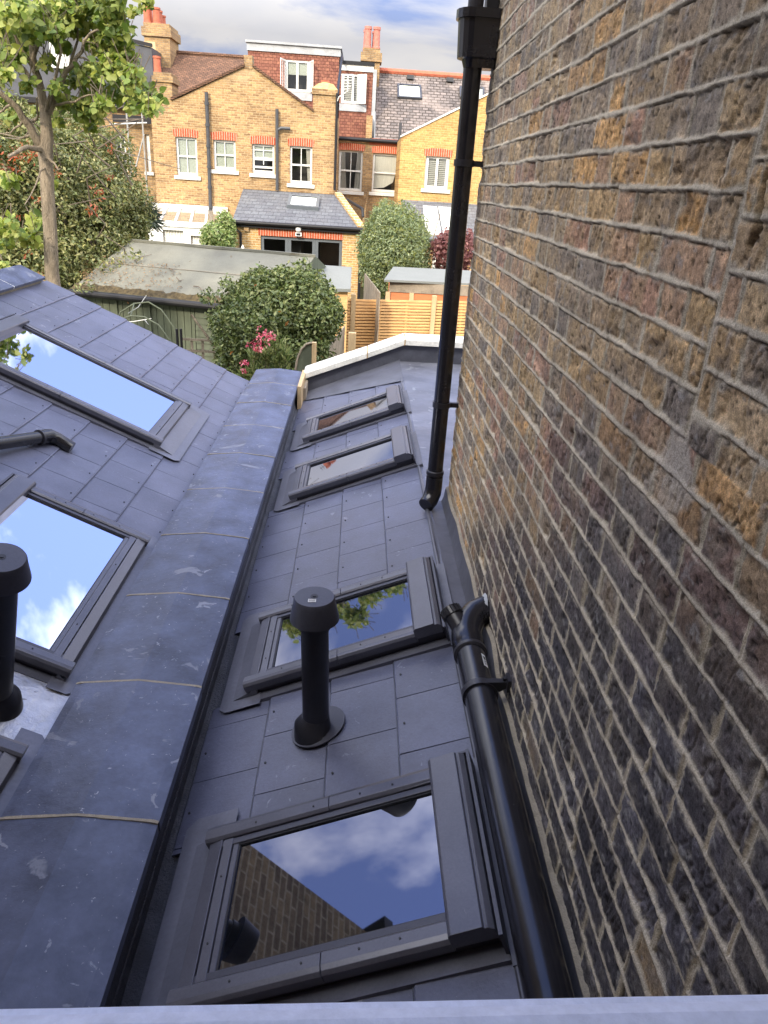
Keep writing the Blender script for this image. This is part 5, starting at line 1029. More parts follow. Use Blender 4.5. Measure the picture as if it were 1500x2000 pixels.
b = MB(); inn = [cc_ + (p - cc_) * 0.80 for p in pts]; b.add(pts + inn + [p - nk * 0.12 for p in pts], [(0, 1, 5, 4), (1, 2, 6, 5), (2, 3, 7, 6), (3, 0, 4, 7), (3, 2, 10, 11), (0, 3, 11, 8), (1, 2, 10, 9), (0, 1, 9, 8)]); w = b.build('roof_window', M['greyframe'], ke)
b = MB(); b.quad(*[cc_ + (p - cc_) * 0.81 - nk * 0.03 for p in pts]); b.build('pane', M['blind'], w)
sl_ = thing('security_light', tuple(py(583, 452, yk - 0.2)), 'white security light fixed over the grey folding doors', 'lamp')
q = py(583, 448, yk - 0.1); q2 = py(583, 458, yk - 0.1)
b = MB(); b.tube([(q[0], yk - 0.02, q[2]), (q[0], yk - 0.16, q[2]), (q[0], yk - 0.2, q[2])], [0.05, 0.09, 0.04], 10); b.build('head', M['white'], sl_); b = MB(); b.box(q2[0] - 0.10, q2[0] + 0.10, yk - 0.14, yk - 0.02, q2[2] - 0.05, q2[2] + 0.06); b.build('housing', M['label'], sl_)
b = MB(); b.box(q2[0] - 0.07, q2[0] + 0.07, yk - 0.145, yk - 0.14, q2[2] - 0.03, q2[2] + 0.04); b.build('lens', M['gutter'], sl_)
vx = thing('wall_box', tuple(py(482, 447, yk)), 'small brown box on the extension wall left of the doors', 'wall box')
q = py(482, 447, yk); b = MB(); b.box(q[0] - 0.08, q[0] + 0.08, yk - 0.08, yk, q[2] - 0.07, q[2] + 0.05); b.build('casing', M['dbx'], vx)
pa = thing('garden_parasol', tuple(py(474, 485, 24.8)), 'tip of a pale closed garden parasol showing over the shed roof', 'parasol')
q = py(474, 478, 24.8); b = MB(); b.tube([(q[0], 24.8, g), (q[0], 24.8, q[2] - 0.1)], 0.025, 8); b.build('pole', M['steel'], pa)
b = MB(); b.tube([(q[0], 24.8, q[2] - 1.4), (q[0], 24.8, q[2] - 0.25), (q[0], 24.8, q[2])], [0.16, 0.12, 0.01], 9); b.build('canopy', M['curtain'], pa)

# ---- white conservatory
cv = thing('conservatory', (-5.8, 27.5, g), 'white framed lean-to conservatory with glass roof and net curtains', 'conservatory')
ycv = 27.6; ca = py(283, 428, ycv); cb = py(432, 440, ycv); zt1 = py(300, 404, YA - 0.05)[2]; xl1 = py(302, 404, YA)[0]; xr1 = py(430, 412, YA)[0]; ze = (ca[2] + cb[2]) / 2
b = MB(); nb_ = 5
for i in range(nb_ + 1):
    t = i / nb_; p = np.array([xl1 + (xr1 - xl1) * t, YA - 0.05, zt1]); q = np.array([ca[0] + (cb[0] - ca[0]) * t, ycv, ze]); b.prism([p + (-0.04, 0, 0), p + (0.04, 0, 0), q + (0.04, 0, 0), q + (-0.04, 0, 0)], (0, 0, 0.06))
b.box(ca[0] - 0.05, cb[0] + 0.05, ycv - 0.07, ycv + 0.03, ze - 0.16, ze + 0.02); b.box(xl1 - 0.2, xr1 + 0.3, YA - 0.12, YA - 0.005, zt1 - 0.02, zt1 + 0.14)
b.build('roof_bars', M['white'], cv)
b = MB(); b.quad((ca[0], ycv, ze + 0.01), (cb[0], ycv, ze + 0.01), (xr1, YA - 0.05, zt1 + 0.01), (xl1, YA - 0.05, zt1 + 0.01)); b.build('glass_roof', glassmat('conservatory_glass', (0.30, 0.25, 0.18), 0.10, clear=0.2), cv)
b = MB(); xs_ = [xz(u, 450, ycv)[0] for u in (284, 318, 358, 372, 412, 432)]
b.box(xs_[0] - 0.05, xs_[1], ycv - 0.03, ycv + 0.04, g, ze - 0.16); b.box(xs_[2], xs_[3], ycv - 0.03, ycv + 0.04, g, ze - 0.16); b.box(xs_[4], xs_[5], ycv - 0.03, ycv + 0.04, g, ze - 0.16)
b.box(xs_[1], xs_[2], ycv - 0.03, ycv + 0.04, ze - 0.28, ze - 0.16); b.box(xs_[3], xs_[4], ycv - 0.03, ycv + 0.04, ze - 0.42, ze - 0.16); b.build('frame', M['white'], cv)
for a, c in ((xs_[1], xs_[2]), (xs_[3], xs_[4])):
    b = MB(); n = 24
    for i in range(n):
        f = lambda k: ycv + 0.10 + 0.025 * math.sin(k * 1.9); b.quad((a + (c - a) * i / n, f(i), g), (a + (c - a) * (i + 1) / n, f(i + 1), g), (a + (c - a) * (i + 1) / n, f(i + 1), ze - 0.2), (a + (c - a) * i / n, f(i), ze - 0.2))
    b.build('curtain', M['curtain'], cv)
b = MB(); b.quad((ca[0], ycv, g), (ca[0], YA, g), (ca[0], YA, ze), (ca[0], ycv, ze)); b.build('side', M['white'], cv)

# ---- house D, left, mostly behind the tree: dark box dormer, scaffold pole, sooty wall
hD = thing('scaffolded_house', (-10.5, 32, g), 'sooty brick house with black slate box dormer glimpsed through the tree', 'house')
yD = 32.5; a = xz(120, 230, yD); c = xz(291, 215, yD)
HD = [hole(283, 262, 296, 335, yD), hole(222, 262, 250, 340, yD)]
c = (xz(298, 215, yD)[0], c[1])
b = MB(); facade(b, yD, [(-20, c[1]), (c[0], c[1])], g, HD); b.build('wall', M['dbx'], hD)
for h_ in HD: window(hD, yD, h_, 'sash', fill='dark', arch=False)
b = MB(); d0_ = xz(130, 70, 34.5); d1_ = xz(296, 98, 34.5); b.prism([(-20, 34.5, c[1]), (d1_[0], 34.5, c[1]), (d1_[0], 34.5, d1_[1] + 0.1), (d1_[0] - 1.8, 34.5, d0_[1] + 0.05), (-20, 34.5, d0_[1] + 0.05)], (0, 4, 0)); b.build('dormer', M['slatefar'], hD)
b = MB(); b.prism([(-20, 34.4, d0_[1] + 0.06), (d1_[0] - 1.8, 34.4, d0_[1] + 0.06), (d1_[0] + 0.05, 34.4, d1_[1] + 0.10), (d1_[0] + 0.05, 34.4, d1_[1] + 0.22), (d1_[0] - 1.75, 34.4, d0_[1] + 0.20), (-20, 34.4, d0_[1] + 0.20)], (0, 0.1, 0)); b.build('fascia', M['gutter'], hD)
b = MB(); b.box(-20, c[0], yD - 0.25, yD, c[1] - 0.02, c[1] + 0.16); b.box(xz(225, 240, yD)[0], c[0], yD - 0.3, yD - 0.28, xz(240, 240, yD)[1], xz(240, 225, yD)[1]); b.build('eaves', M['gutter'], hD)
b = MB(); p = xz(95, 80, 34.3); q = xz(110, 110, 34.3); b.box(p[0], q[0] + 0.5, 34.3, 34.45, q[1] - 0.4, p[1]); b.build('white_window', M['white'], hD)
sc = thing('scaffold', (xz(250, 300, 31)[0], 31, g), 'galvanised scaffold poles against the sooty house behind the tree', 'scaffold')
for i, (u0, v0, u1, v1) in enumerate(((246, 205, 253, 320), (277, 215, 285, 400))):
    p = py(u0, v0, 31.2); b = MB(); b.tube([(p[0], 31.2, g), (p[0], 31.2, p[2])], 0.035, 8); b.build('upright', M['steel'], sc)
b = MB(); p = py(262, 340, 31.2); q = py(282, 262, 31.2); b.tube([p, q], 0.03, 8); b.build('brace', M['steel'], sc)
b = MB(); p = py(215, 243, 31.2); q = py(287, 240, 31.2); b.tube([p, q], 0.03, 8); b.build('ledger', M['steel'], sc)
# long run of roofs further right and left so the terrace does not stop in mid air
for sgn, nme, lab in ((1, 'terrace_house', 'brick terrace house hidden behind the near wall'),):
    t = thing(nme, (16, 34, g), lab, 'house'); b = MB(); b.box(9, 30, YBk + 0.1, 41, g, zb_); b.build('wall', M['dbx'], t); b = MB(); b.prism([(9, YBk - 0.1, zb_), (9, 41.5, zb_), (9, yr_, zr0)], (21, 0, 0)); b.build('roof', M['oldslate'], t)

# ================================================================== gardens: sheds and fences
sh = thing('garden_shed', (-3.2, 15.2, g), 'long green board shed with a mossy green felt roof and black gutter', 'shed')
ze_ = -2.20; A = pz(145, 564, ze_); Bq = pz(422, 592, ze_); zr_ = -1.42; Rl = pz(255, 470, zr_); Rr = pz(616, 500, zr_)
dirx = (Bq - A); dirx[2] = 0; dirx /= np.linalg.norm(dirx); E = A + dirx * (np.dot(Rr - A, dirx)); Rl2 = Rl - dirx * 0.5
Lr = Rl + dirx * 0
w_ = Rr - E; w_[2] = 0
b = MB(); vs = []; nu, nv = 46, 14
Rl_ = A + dirx * (np.dot(Rl - A, dirx) - 0.3); Rl_ = np.array([Rl_[0] + w_[0], Rl_[1] + w_[1], zr_]); A_ = A - dirx * 0.05
Rs = np.array([A_[0] + w_[0], A_[1] + w_[1], zr_]); Re = np.array([E[0] + w_[0], E[1] + w_[1], zr_])
for i in range(nu + 1):
    for j in range(nv + 1):
        t, s = i / nu, j / nv; p = A_ * (1 - t) * (1 - s) + E * t * (1 - s) + Rs * (1 - t) * s + Re * t * s
        vs.append(tuple(p + np.array([0, 0, 0.025 * (float(fbm(np.array([[p[0] * 1.5, p[1] * 1.5]]), 3, 14)[0]) - 0.5)])))
b.add(vs, [(i * (nv + 1) + j, (i + 1) * (nv + 1) + j, (i + 1) * (nv + 1) + j + 1, i * (nv + 1) + j + 1) for i in range(nu) for j in range(nv)])
ro = b.build('felt_roof', M['felt'], sh, smooth=True)
back = np.array([w_[0], w_[1], 0]); bk = back * 2
b = MB(); b.quad(tuple(Rs), tuple(Re), tuple(E + bk), tuple(A_ + bk)); b.build('back_slope', M['felt'], sh)
b = MB(); b.prism([Rs + (0, 0.02, -0.02), Re + (0, 0.02, -0.02), Re + (0, 0.02, 0.03), Rs + (0, 0.02, 0.03)], (0, -0.10, 0)); b.build('ridge_strip', M['felt'], sh)
b = MB(); f1 = A_ * 0.5 + Rs * 0.5; f2 = E * 0.5 + Re * 0.5; up_ = np.array([0, 0, 0.016]); b.prism([f1 + up_, f2 + up_, f2 + up_ + w_ * 0.008, f1 + up_ + w_ * 0.008], (0, 0, 0.006)); b.build('felt_lap', M['greywood'], sh)
b = MB(); vs = []
for i in range(120):
    t = i / 119; wd_ = 0.03 + 0.10 * float(fbm(np.array([[t * 30, 0.]]), 3, 15)[0]) * (1 if t < 0.9 else 0.4); h_ = 0.03 + 0.05 * float(vnoise(np.array([[t * 60, 3.]]), 6)[0])
    p = A_ * (1 - t) + E * t; q = p + (Rs - A_) * wd_; vs += [tuple(p + (0, -0.02, 0.0)), tuple(p * 0.5 + q * 0.5 + (0, 0, h_ + 0.01)), tuple(q + (0, 0, 0.02))]
b.add(vs, [(i * 3 + k, i * 3 + 3 + k, i * 3 + 4 + k, i * 3 + 1 + k) for i in range(119) for k in range(2)]); b.build('moss_line', M['moss'], sh)
b = MB(); b.tube([A_ + (-0.05, -0.07, -0.06), E + (0.05, -0.07, -0.06)], 0.065, 12); b.build('gutter', M['gutter'], sh)
b = MB(); nrm_ = np.array([dirx[1], -dirx[0], 0]); Ls = np.linalg.norm(E - A_); wb = A_ - nrm_ * 0.10; x = 0; bw_ = 0.145; k = 0; rb = random.Random(2); Lb = np.dot(pz(370, 588, ze_) - A_, dirx)
while x < Lb:
    b.tone = 0.85 + 0.3 * rb.random(); p = wb + dirx * (x + 0.006); q = wb + dirx * min(x + bw_ - 0.006, Lb); off = nrm_ * 0.002 * rb.random()
    b.prism([(*(p + off)[:2], g), (*(q + off)[:2], g), (*(q + off)[:2], ze_ - 0.05), (*(p + off)[:2], ze_ - 0.05)], tuple(-nrm_ * 0.02)); x += bw_
b.build('boards', M['greenwood'], sh)
b = MB(); b.quad(*[tuple(v) for v in ((*(wb - nrm_ * 0.022)[:2], g), (*(wb - nrm_ * 0.022 + dirx * Ls)[:2], g), (*(wb - nrm_ * 0.022 + dirx * Ls)[:2], ze_ - 0.03), (*(wb - nrm_ * 0.022)[:2], ze_ - 0.03))]); b.build('wall', M['screw'], sh)
b = MB(); Lc = Lb + 0.02; Ld = Lc + 0.62; z = g
while z < ze_ - 0.12:
    p = wb + dirx * Lc; q = wb + dirx * Ld; b.add([(*(p + nrm_ * 0.02)[:2], z), (*(q + nrm_ * 0.02)[:2], z), (*(q)[:2], z + 0.118), (*(p)[:2], z + 0.118), (*p[:2], z), (*q[:2], z)], [(0, 1, 2, 3), (0, 4, 5, 1)]); z += 0.12
b.build('shiplap', M['greenwood'], sh)
b = MB(); p = wb + dirx * (Ld + 0.02); q = p + dirx * 0.75; b.prism([(*p[:2], g), (*q[:2], g), (*q[:2], ze_ - 0.1), (*p[:2], ze_ - 0.1)], tuple(nrm_ * 0.02))
for t in (0.0, 0.25, 0.5, 0.75): pp_ = p + dirx * t + nrm_ * 0.02; b.prism([(*pp_[:2], g), (*(pp_ + dirx * 0.03)[:2], g), (*(pp_ + dirx * 0.03)[:2], ze_ - 0.1), (*pp_[:2], ze_ - 0.1)], tuple(nrm_ * 0.015))
do = b.build('door', M['greenwood'], sh)
b = MB(); lk_ = p + dirx * 0.05 + nrm_ * 0.04; b.box(lk_[0] - 0.03, lk_[0] + 0.03, lk_[1] - 0.04, lk_[1], -2.98, -2.83); b.build('padlock', M['steel'], do)
b = MB()
for t in (0.0, 0.34, 0.62): p = wb + dirx * (Lb * t) + nrm_ * 0.02; b.prism([(*p[:2], g), (*(p + dirx * 0.05)[:2], g), (*(p + dirx * 0.05)[:2], ze_ - 0.05), (*p[:2], ze_ - 0.05)], tuple(nrm_ * 0.02))
b.build('battens', M['greenwood'], sh)
b = MB(); b.quad((*E[:2], g), (*(E + bk)[:2], g), (*(E + bk)[:2], ze_), tuple(Re), tuple(E)); b.build('gable_end', M['greenwood'], sh)
# smaller pale box roof beside it
s2 = thing('storage_shed', (-0.7, 14.6, g), 'low pale grey felted shed roof poking out right of the long green shed', 'shed')
zs_ = -1.95; q = [pz(608, 516, zs_ + 0.28), pz(687, 521, zs_ + 0.28), pz(685, 564, zs_), pz(600, 562, zs_)]
b = MB(); b.prism([tuple(p) for p in q[::-1]], (0, 0, -0.07)); b.build('roof', M['feltlight'], s2, bevel=0.01)
b = MB(); b.prism([(q[3][0] + 0.05, q[3][1] + 0.08, g), (q[2][0] - 0.06, q[2][1] + 0.08, g), (q[1][0] - 0.06, q[1][1] - 0.1, g), (q[0][0] + 0.05, q[0][1] - 0.1, g)], (0, 0, zs_ - 0.05 - g)); b.build('box', M['orangewood'], s2)
# golden slatted fence, concrete-coloured posts
fe = thing('slatted_fence', (0.8, 17, g), 'golden horizontal slat fence panels with pale timber posts beyond the parapet', 'fence')
F0 = pz(560, 580, -2.42); F1 = pz(900, 587, -2.42); fd = F1 - F0; fd /= np.linalg.norm(fd)
def fpt(u): a = pz(u, 583, -2.42); return F0 + fd * np.dot(a - F0, fd)
posts = [fpt(u) for u in (549, 691, 842, 995, 1150)]
for p, q in zip(posts[:-1], posts[1:]):
    b = MB(); n = 25
    for i in range(n):
        b.tone = 0.88 + 0.24 * random.random(); z = -2.44 - i * 0.070; a = p + fd * 0.06; c = q - fd * 0.06; b.prism([(a[0], a[1], z), (c[0], c[1], z), (c[0], c[1], z - 0.046), (a[0], a[1], z - 0.046)], (0, 0.018, 0))
    for t in (0.33, 0.66):
        m_ = p + (q - p) * t; b.box(m_[0] - 0.025, m_[0] + 0.025, m_[1] + 0.02, m_[1] + 0.05, g, -2.45)
    b.build('slat_panel', M['orangewood'], fe)
for p in posts: b = MB(); b.box(p[0] - 0.055, p[0] + 0.055, p[1] - 0.05, p[1] + 0.05, g, -2.32); b.build('post', M['postwood'], fe, bevel=0.008)
b = MB(); a = posts[0]; c = posts[-1]; b.quad((a[0], a[1] + 0.12, g), (c[0], c[1] + 0.12, g), (c[0], c[1] + 0.12, -2.5), (a[0], a[1] + 0.12, -2.5)); b.build('backing', M['backwood'], fe)
# side fence running towards us with weathered boards
sf = thing('side_fence', (-0.3, 11, g), 'weathered side fence coming towards the parapet with a thick pale post', 'fence')
p0_ = pz(672, 636, -2.42); p1_ = pz(632, 690, -2.42); b = MB(); n = 16
for i in range(n):
    t0, t1 = i / n + 0.004, (i + 1) / n - 0.004; a = p0_ + (p1_ - p0_) * t0; c = p0_ + (p1_ - p0_) * t1; b.tone = 0.8 + 0.4 * random.random(); b.prism([(a[0], a[1], g), (c[0], c[1], g), (c[0], c[1], -2.42), (a[0], a[1], -2.42)], (0.02, 0, 0))
b.build('boards', M['greywood'], sf)
b = MB(); a = pz(688, 655, -2.55); b.box(a[0] - 0.07, a[0] + 0.07, a[1] - 0.06, a[1] + 0.06, g, -2.50); b.build('post', M['postwood'], sf)
# arched end panel and post by the coping
ap = thing('arched_panel', tuple(py(598, 690, 8.6)), 'grey-green arched fence panel end and orange post behind the slate copings', 'fence panel')
yq = 8.6; pts = []
for (u, v) in ((577, 722), (581, 700), (588, 683), (598, 672), (609, 669), (609, 760), (577, 760)): q = py(u, v, yq); pts.append((q[0], yq, q[2]))
b = MB(); pts2 = [p for p in pts]; b.prism(pts2, (0, 0.04, 0)); b.build('panel', M['greenwood'], ap)
b = MB(); 
for (a, c) in zip(pts[:4], pts[1:5]): b.tube([(a[0], yq - 0.01, a[2]), (c[0], yq - 0.01, c[2])], 0.014, 6)
b.build('edge_trim', M['greywood'], ap)
b = MB(); a = py(609, 669, yq); c = py(618, 669, yq); b.box(a[0] + 0.002, c[0], yq - 0.01, yq + 0.05, g, a[2]); b.build('post', M['postwood'], ap)
# neighbour's shed: grey roof, red-stained panels
rs = thing('red_shed', (2.3, 20, g), 'low garden shed with grey roof edge and red stained wall panels', 'shed')
zq = -2.12; a = pz(750, 546, zq); c = pz(905, 552, zq); b = MB(); b.prism([(a[0], a[1], zq), (c[0] + 1, a[1] + 0.3, zq), (c[0] + 1, a[1] + 2.2, zq + 0.12), (a[0] + 0.3, a[1] + 2.0, zq + 0.12)], (0, 0, -0.05)); b.build('roof', M['feltlight'], rs)
b = MB(); y_ = a[1] + 0.15; b.box(a[0] + 0.15, c[0] + 0.9, y_, y_ + 0.05, zq - 0.30, zq - 0.06); b.build('fascia', M['greywood'], rs)
b = MB(); b.box(a[0] + 0.2, c[0] + 0.9, y_ + 0.02, y_ + 1.9, g, zq - 0.301); b.build('panel', M['redwood'], rs)
b = MB(); 
for u in (757, 802): q = pz(u, 568, zq - 0.3); b.box(q[0] - 0.05, q[0] + 0.06, y_ - 0.02, y_ + 0.02, g, zq - 0.30)
b.build('posts', M['postwood'], rs)
gf = thing('wooden_gate', (1.4, 22, g), 'dark narrow gate boards between the kitchen extension and the red shed', 'fence panel')
b = MB(); q0 = pz(712, 534, -2.2); q1 = pz(742, 572, -2.2)
for i in range(9):
    t = i / 9; p = q0 + (q1 - q0) * t; c = q0 + (q1 - q0) * (t + 0.1); b.tone = 0.7 + 0.4 * random.random(); b.prism([(p[0], p[1], g), (c[0], c[1], g), (c[0], c[1], -2.2), (p[0], p[1], -2.2)], (0.02, 0.0, 0))
b.build('boards', M['greywood'], gf)
# wire arch, trellis, twigs in our garden
wa = thing('garden_arch', tuple(pz(300, 700, -4.0)), 'thin metal plant arch of two hoops in front of the green shed', 'plant arch')
for (pts, yq) in (([(222, 640), (235, 610), (262, 593), (290, 590), (315, 605), (340, 640), (352, 700), (356, 760)], 12.2), ([(222, 648), (232, 625), (255, 617), (282, 619), (310, 635), (332, 665), (345, 720)], 11.6)):
    q = [py(u, v, yq) for u, v in pts]; q = [np.array([q[0][0] - 0.1, yq, g])] + q + [np.array([q[-1][0], yq, g])]; b = MB(); b.tube(q, 0.013, 8); b.build('hoop', M['greenwood'], wa, smooth=True)
for (p_, q_) in ((py(262, 593, 12.2), py(255, 617, 11.6)), (py(346, 665, 12.1), py(346, 700, 11.6))): b = MB(); b.tube([p_, q_], 0.010, 6); b.build('tie', M['greenwood'], wa)
tr = thing('trellis', tuple(py(390, 700, 11.4)), 'square weathered timber trellis beside the garden arch', 'trellis')
b = MB(); yq = 11.3
for u in (374, 395, 418, 440): q = py(u, 662, yq); b.box(q[0] - 0.018, q[0] + 0.018, yq, yq + 0.02, g, q[2])
for v in (662, 684, 708, 732): q = py(356, v, yq); q2 = py(445, v + 5, yq); b.prism([(q[0], yq - 0.015, q[2] - 0.018), (q2[0], yq - 0.015, q[2] - 0.018), (q2[0], yq - 0.015, q[2] + 0.018), (q[0], yq - 0.015, q[2] + 0.018)], (0, 0.014, 0))
b.build('lattice', M['greywood'], tr)
b = MB(); 
for u in (348, 356): q = py(u, 640, yq); b.tube([(q[0], yq - 0.1, g), (q[0], yq - 0.1, q[2])], 0.02, 8)
b.build('stakes', M['gutter'], tr)
tw = thing('dead_twig', tuple(py(270, 622, 13.0)), 'bare pale twig hanging in front of the green shed', 'twig')
b = MB(); b.tube([py(243, 629, 13), py(262, 628, 13), py(285, 624, 13), py(296, 622, 13)], [0.006, 0.008, 0.009, 0.004], 6); b.tube([py(282, 624, 13), py(290, 634, 12.9)], [0.006, 0.003], 6); b.tube([py(286, 577, 14), py(270, 600, 13.9), py(250, 612, 13.8)], [0.009, 0.008, 0.003], 6); b.build('stem', M['steel'], tw)

# ================================================================== foliage
def leafmesh(name, pts, nrm, size, cols, m, parent=None, aspect=0.5, fold=0.25, wide=False, droop=0.0, along=None):
    """one folded leaf per point; pts (n,3), nrm (n,3), size (n,), cols (n,3)"""
    n = len(pts); r = RNG
    if along is None: d = r.normal(size=(n, 3))
    else: d = along + 0.35 * r.normal(size=(n, 3))
    d[:, 2] -= droop; d -= nrm * np.sum(d * nrm, 1)[:, None]; d /= np.linalg.norm(d, axis=1)[:, None] + 1e-9
    s = np.cross(nrm, d); L = size[:, None]; Wd = L * aspect
    if wide:
        prof = [(0, 0, 0), (0.10, 0.72, .25), (0.42, 0.95, .3), (0.78, 0.5, .1), (1.0, 0, -.15), (0.78, -0.5, .1), (0.42, -0.95, .3), (0.10, -0.72, .25), (0.45, 0, 0)]
        faces = [(0, 1, 8), (1, 2, 8), (2, 3, 8), (3, 4, 8), (4, 5, 8), (5, 6, 8), (6, 7, 8), (7, 0, 8)]
    else:
        prof = [(0, 0, 0), (0.45, 0.5, 1.0 * fold), (1.0, 0, -0.1), (0.45, -0.5, 1.0 * fold)]; faces = [(0, 1, 2), (0, 2, 3)]
    V = np.concatenate([(pts + d * L * a + s * Wd * bb + nrm * L * c * (fold if wide else 0.5))[:, None, :] for a, bb, c in prof], 1)
    k = len(prof); F = np.array(faces)[None] + (np.arange(n) * k)[:, None, None]; F = F.reshape(-1, 3)
    o0 = org(parent) if parent is not None else np.zeros(3)
    me = bpy.data.meshes.new(name); vv = V.reshape(-1, 3) - o0; me.vertices.add(len(vv)); me.vertices.foreach_set('co', vv.ravel())
    me.loops.add(F.size); me.loops.foreach_set('vertex_index', F.ravel().astype(np.int32)); me.polygons.add(len(F)); me.polygons.foreach_set('loop_start', np.arange(0, F.size, 3, dtype=np.int32)); me.update(calc_edges=True)
    ca = me.color_attributes.new('Col', 'FLOAT_COLOR', 'POINT'); cc = np.repeat(np.concatenate([np.clip(cols, 0, 1), np.ones((n, 1))], 1), k, 0); ca.data.foreach_set('color', cc.ravel())
    me.materials.append(m); o = bpy.data.objects.new(name, me); COL.objects.link(o)
    if parent is not None: o.parent = parent; o['org'] = tuple(o0)
    return o
def blob(centers, n, shell=0.5):
    """sample points in a union of ellipsoids: centers list of (x,y,z,rx,ry,rz)"""
    c = np.array(centers, float); vol = c[:, 3] * c[:, 4] * c[:, 5]; idx = RNG.choice(len(c), n, p=vol / vol.sum())
    d = RNG.normal(size=(n, 3)); d /= np.linalg.norm(d, axis=1)[:, None]; rad = RNG.random(n) ** (1 / (3 + 6 * shell))
    lum = 0.55 + 0.9 * fbm(d * 2.2 + c[idx, :3] * 1.7, 3, 8); rad = rad * lum
    p = c[idx, :3] + d * rad[:, None] * c[idx, 3:]; return p, d
def colpick(n, pal, jit=0.2):
    pal = np.array(pal); i = RNG.integers(0, len(pal), n); return pal[i] * (1 + jit * (RNG.random((n, 1)) - 0.5) * 2)
def nrmmix(d, up=0.5, rnd=0.7):
    n_ = d * 0.6 + np.array([0, 0, up]) + rnd * RNG.normal(size=d.shape); return n_ / (np.linalg.norm(n_, axis=1)[:, None] + 1e-9)
def px2(u, v, y, ru, rv, ry):
    p = py(u, v, y); s = y / FOC * 1.0; return (p[0], p[1], p[2], ru * s, ry, rv * s)
# rounded evergreen bush
bu = thing('evergreen_bush', tuple(pz(545, 760, g)), 'dense rounded dark green evergreen bush beside the green shed', 'bush')
C_ = [px2(500, 640, 11, 78, 75, 0.9), px2(570, 600, 11.2, 85, 70, 1.0), px2(525, 600, 11.3, 80, 60, 0.9), px2(610, 620, 11, 58, 52, 0.7), px2(480, 700, 10.9, 60, 60, 0.7), px2(560, 680, 10.8, 80, 60, 0.8), px2(640, 610, 11, 30, 34, 0.4), px2(590, 535, 11.2, 20, 26, 0.3), px2(560, 550, 11.2, 30, 24, 0.35), px2(500, 560, 11.3, 35, 30, 0.4)]
C_ += [px2(545 + RNG.normal() * 75, 590 + RNG.normal() * 50, 11, RNG.uniform(10, 22), RNG.uniform(12, 26), 0.25) for _ in range(16)]; p, d = blob(C_, 52000, 0.5); leafmesh('crown', p, nrmmix(d), 0.04 + 0.045 * RNG.random(len(p)), colpick(len(p), [(0.095, 0.13, 0.038), (0.135, 0.165, 0.055), (0.06, 0.085, 0.03), (0.18, 0.20, 0.075), (0.10, 0.13, 0.05)]), M['leafdark'], bu, 0.55)
k = 60; p, d = blob(C_, k, 1.0); leafmesh('red_leaves', p, nrmmix(d), 0.07 + 0.03 * RNG.random(k), colpick(k, [(0.45, 0.09, 0.03), (0.5, 0.2, 0.05)]), M['leaf'], bu, 0.5)
b = MB()
for k in range(5): q = pz(545, 760, g); b.tube([(q[0] + 0.1 * k - 0.2, 11, g), (q[0] + 0.15 * k - 0.3, 11, -2.6), (q[0] + 0.4 * k - 0.8, 11, -1.9)], [0.04, 0.03, 0.015], 6)
b.build('trunk', M['bark'], bu)
# oleander with pink flowers
ol = thing('oleander', tuple(pz(520, 790, -4.0)), 'oleander with narrow upright leaves and pink flowers in front of the bush', 'shrub')
def tuft(parent, spots, nl, L, y, m='leaf', spread=0.16, pal=None, asp=0.13):
    P_, D_, Nn = [], [], []
    for (u, v) in spots:
        c = py(u, v, y)
        for k in range(nl):
            a = RNG.random() * 6.28; e = 0.35 + RNG.random() * 1.0; dd_ = np.array([math.cos(a) * math.cos(e), math.sin(a) * math.cos(e), math.sin(e)]); P_.append(c + RNG.normal(size=3) * 0.02 + np.array([0, 0, -0.12 * RNG.random()])); D_.append(dd_)
            nn_ = np.cross(dd_, RNG.normal(size=3)); Nn.append(nn_ / np.linalg.norm(nn_))
    P_, D_, Nn = map(np.array, (P_, D_, Nn)); return leafmesh('leaves', P_, Nn, L * (0.7 + 0.5 * RNG.random(len(P_))), colpick(len(P_), pal), M[m], parent, asp, 0.15, along=D_ * 2.5)
spots = [(515 + RNG.normal() * 16, 712 + RNG.normal() * 22) for _ in range(30)] + [(545 + RNG.normal() * 10, 690 + RNG.normal() * 20) for _ in range(16)] + [(478 + RNG.normal() * 14, 745 + RNG.normal() * 10) for _ in range(26)]
tuft(ol, spots, 16, 0.13, 8.9, pal=[(0.20, 0.25, 0.09), (0.13, 0.18, 0.07), (0.28, 0.31, 0.13)])
b = MB()
for (u, v) in spots[::3]: q = py(u, v, 8.9); b.tube([(q[0] * 0.8 - 0.25, 8.9, g), (q[0], 8.9, q[2] - 0.3), (q[0], 8.9, q[2])], [0.014, 0.009, 0.005], 5)
b.build('stems', M['bark'], ol)
for (u, v, k, s_) in ((522, 655, 16, 9), (512, 668, 14, 9), (498, 676, 12, 8), (528, 662, 10, 6), (480, 708, 12, 3), (477, 724, 5, 3), (500, 682, 8, 4)):
    P_ = [py(u + RNG.normal() * s_, v + RNG.normal() * s_ * 0.7, 8.8 + RNG.normal() * 0.05) for _ in range(k)]
    P_ = np.array(P_); dd_ = RNG.normal(size=P_.shape); dd_ /= np.linalg.norm(dd_, axis=1)[:, None]
    leafmesh('flower_cluster', np.repeat(P_, 4, 0) + 0.012 * RNG.normal(size=(len(P_) * 4, 3)), np.repeat(dd_, 4, 0), 0.022 + 0.010 * RNG.random(len(P_) * 4), colpick(len(P_) * 4, [(0.62, 0.17, 0.22), (0.50, 0.08, 0.14), (0.70, 0.30, 0.33)]), M['leaf'], ol, 0.9)
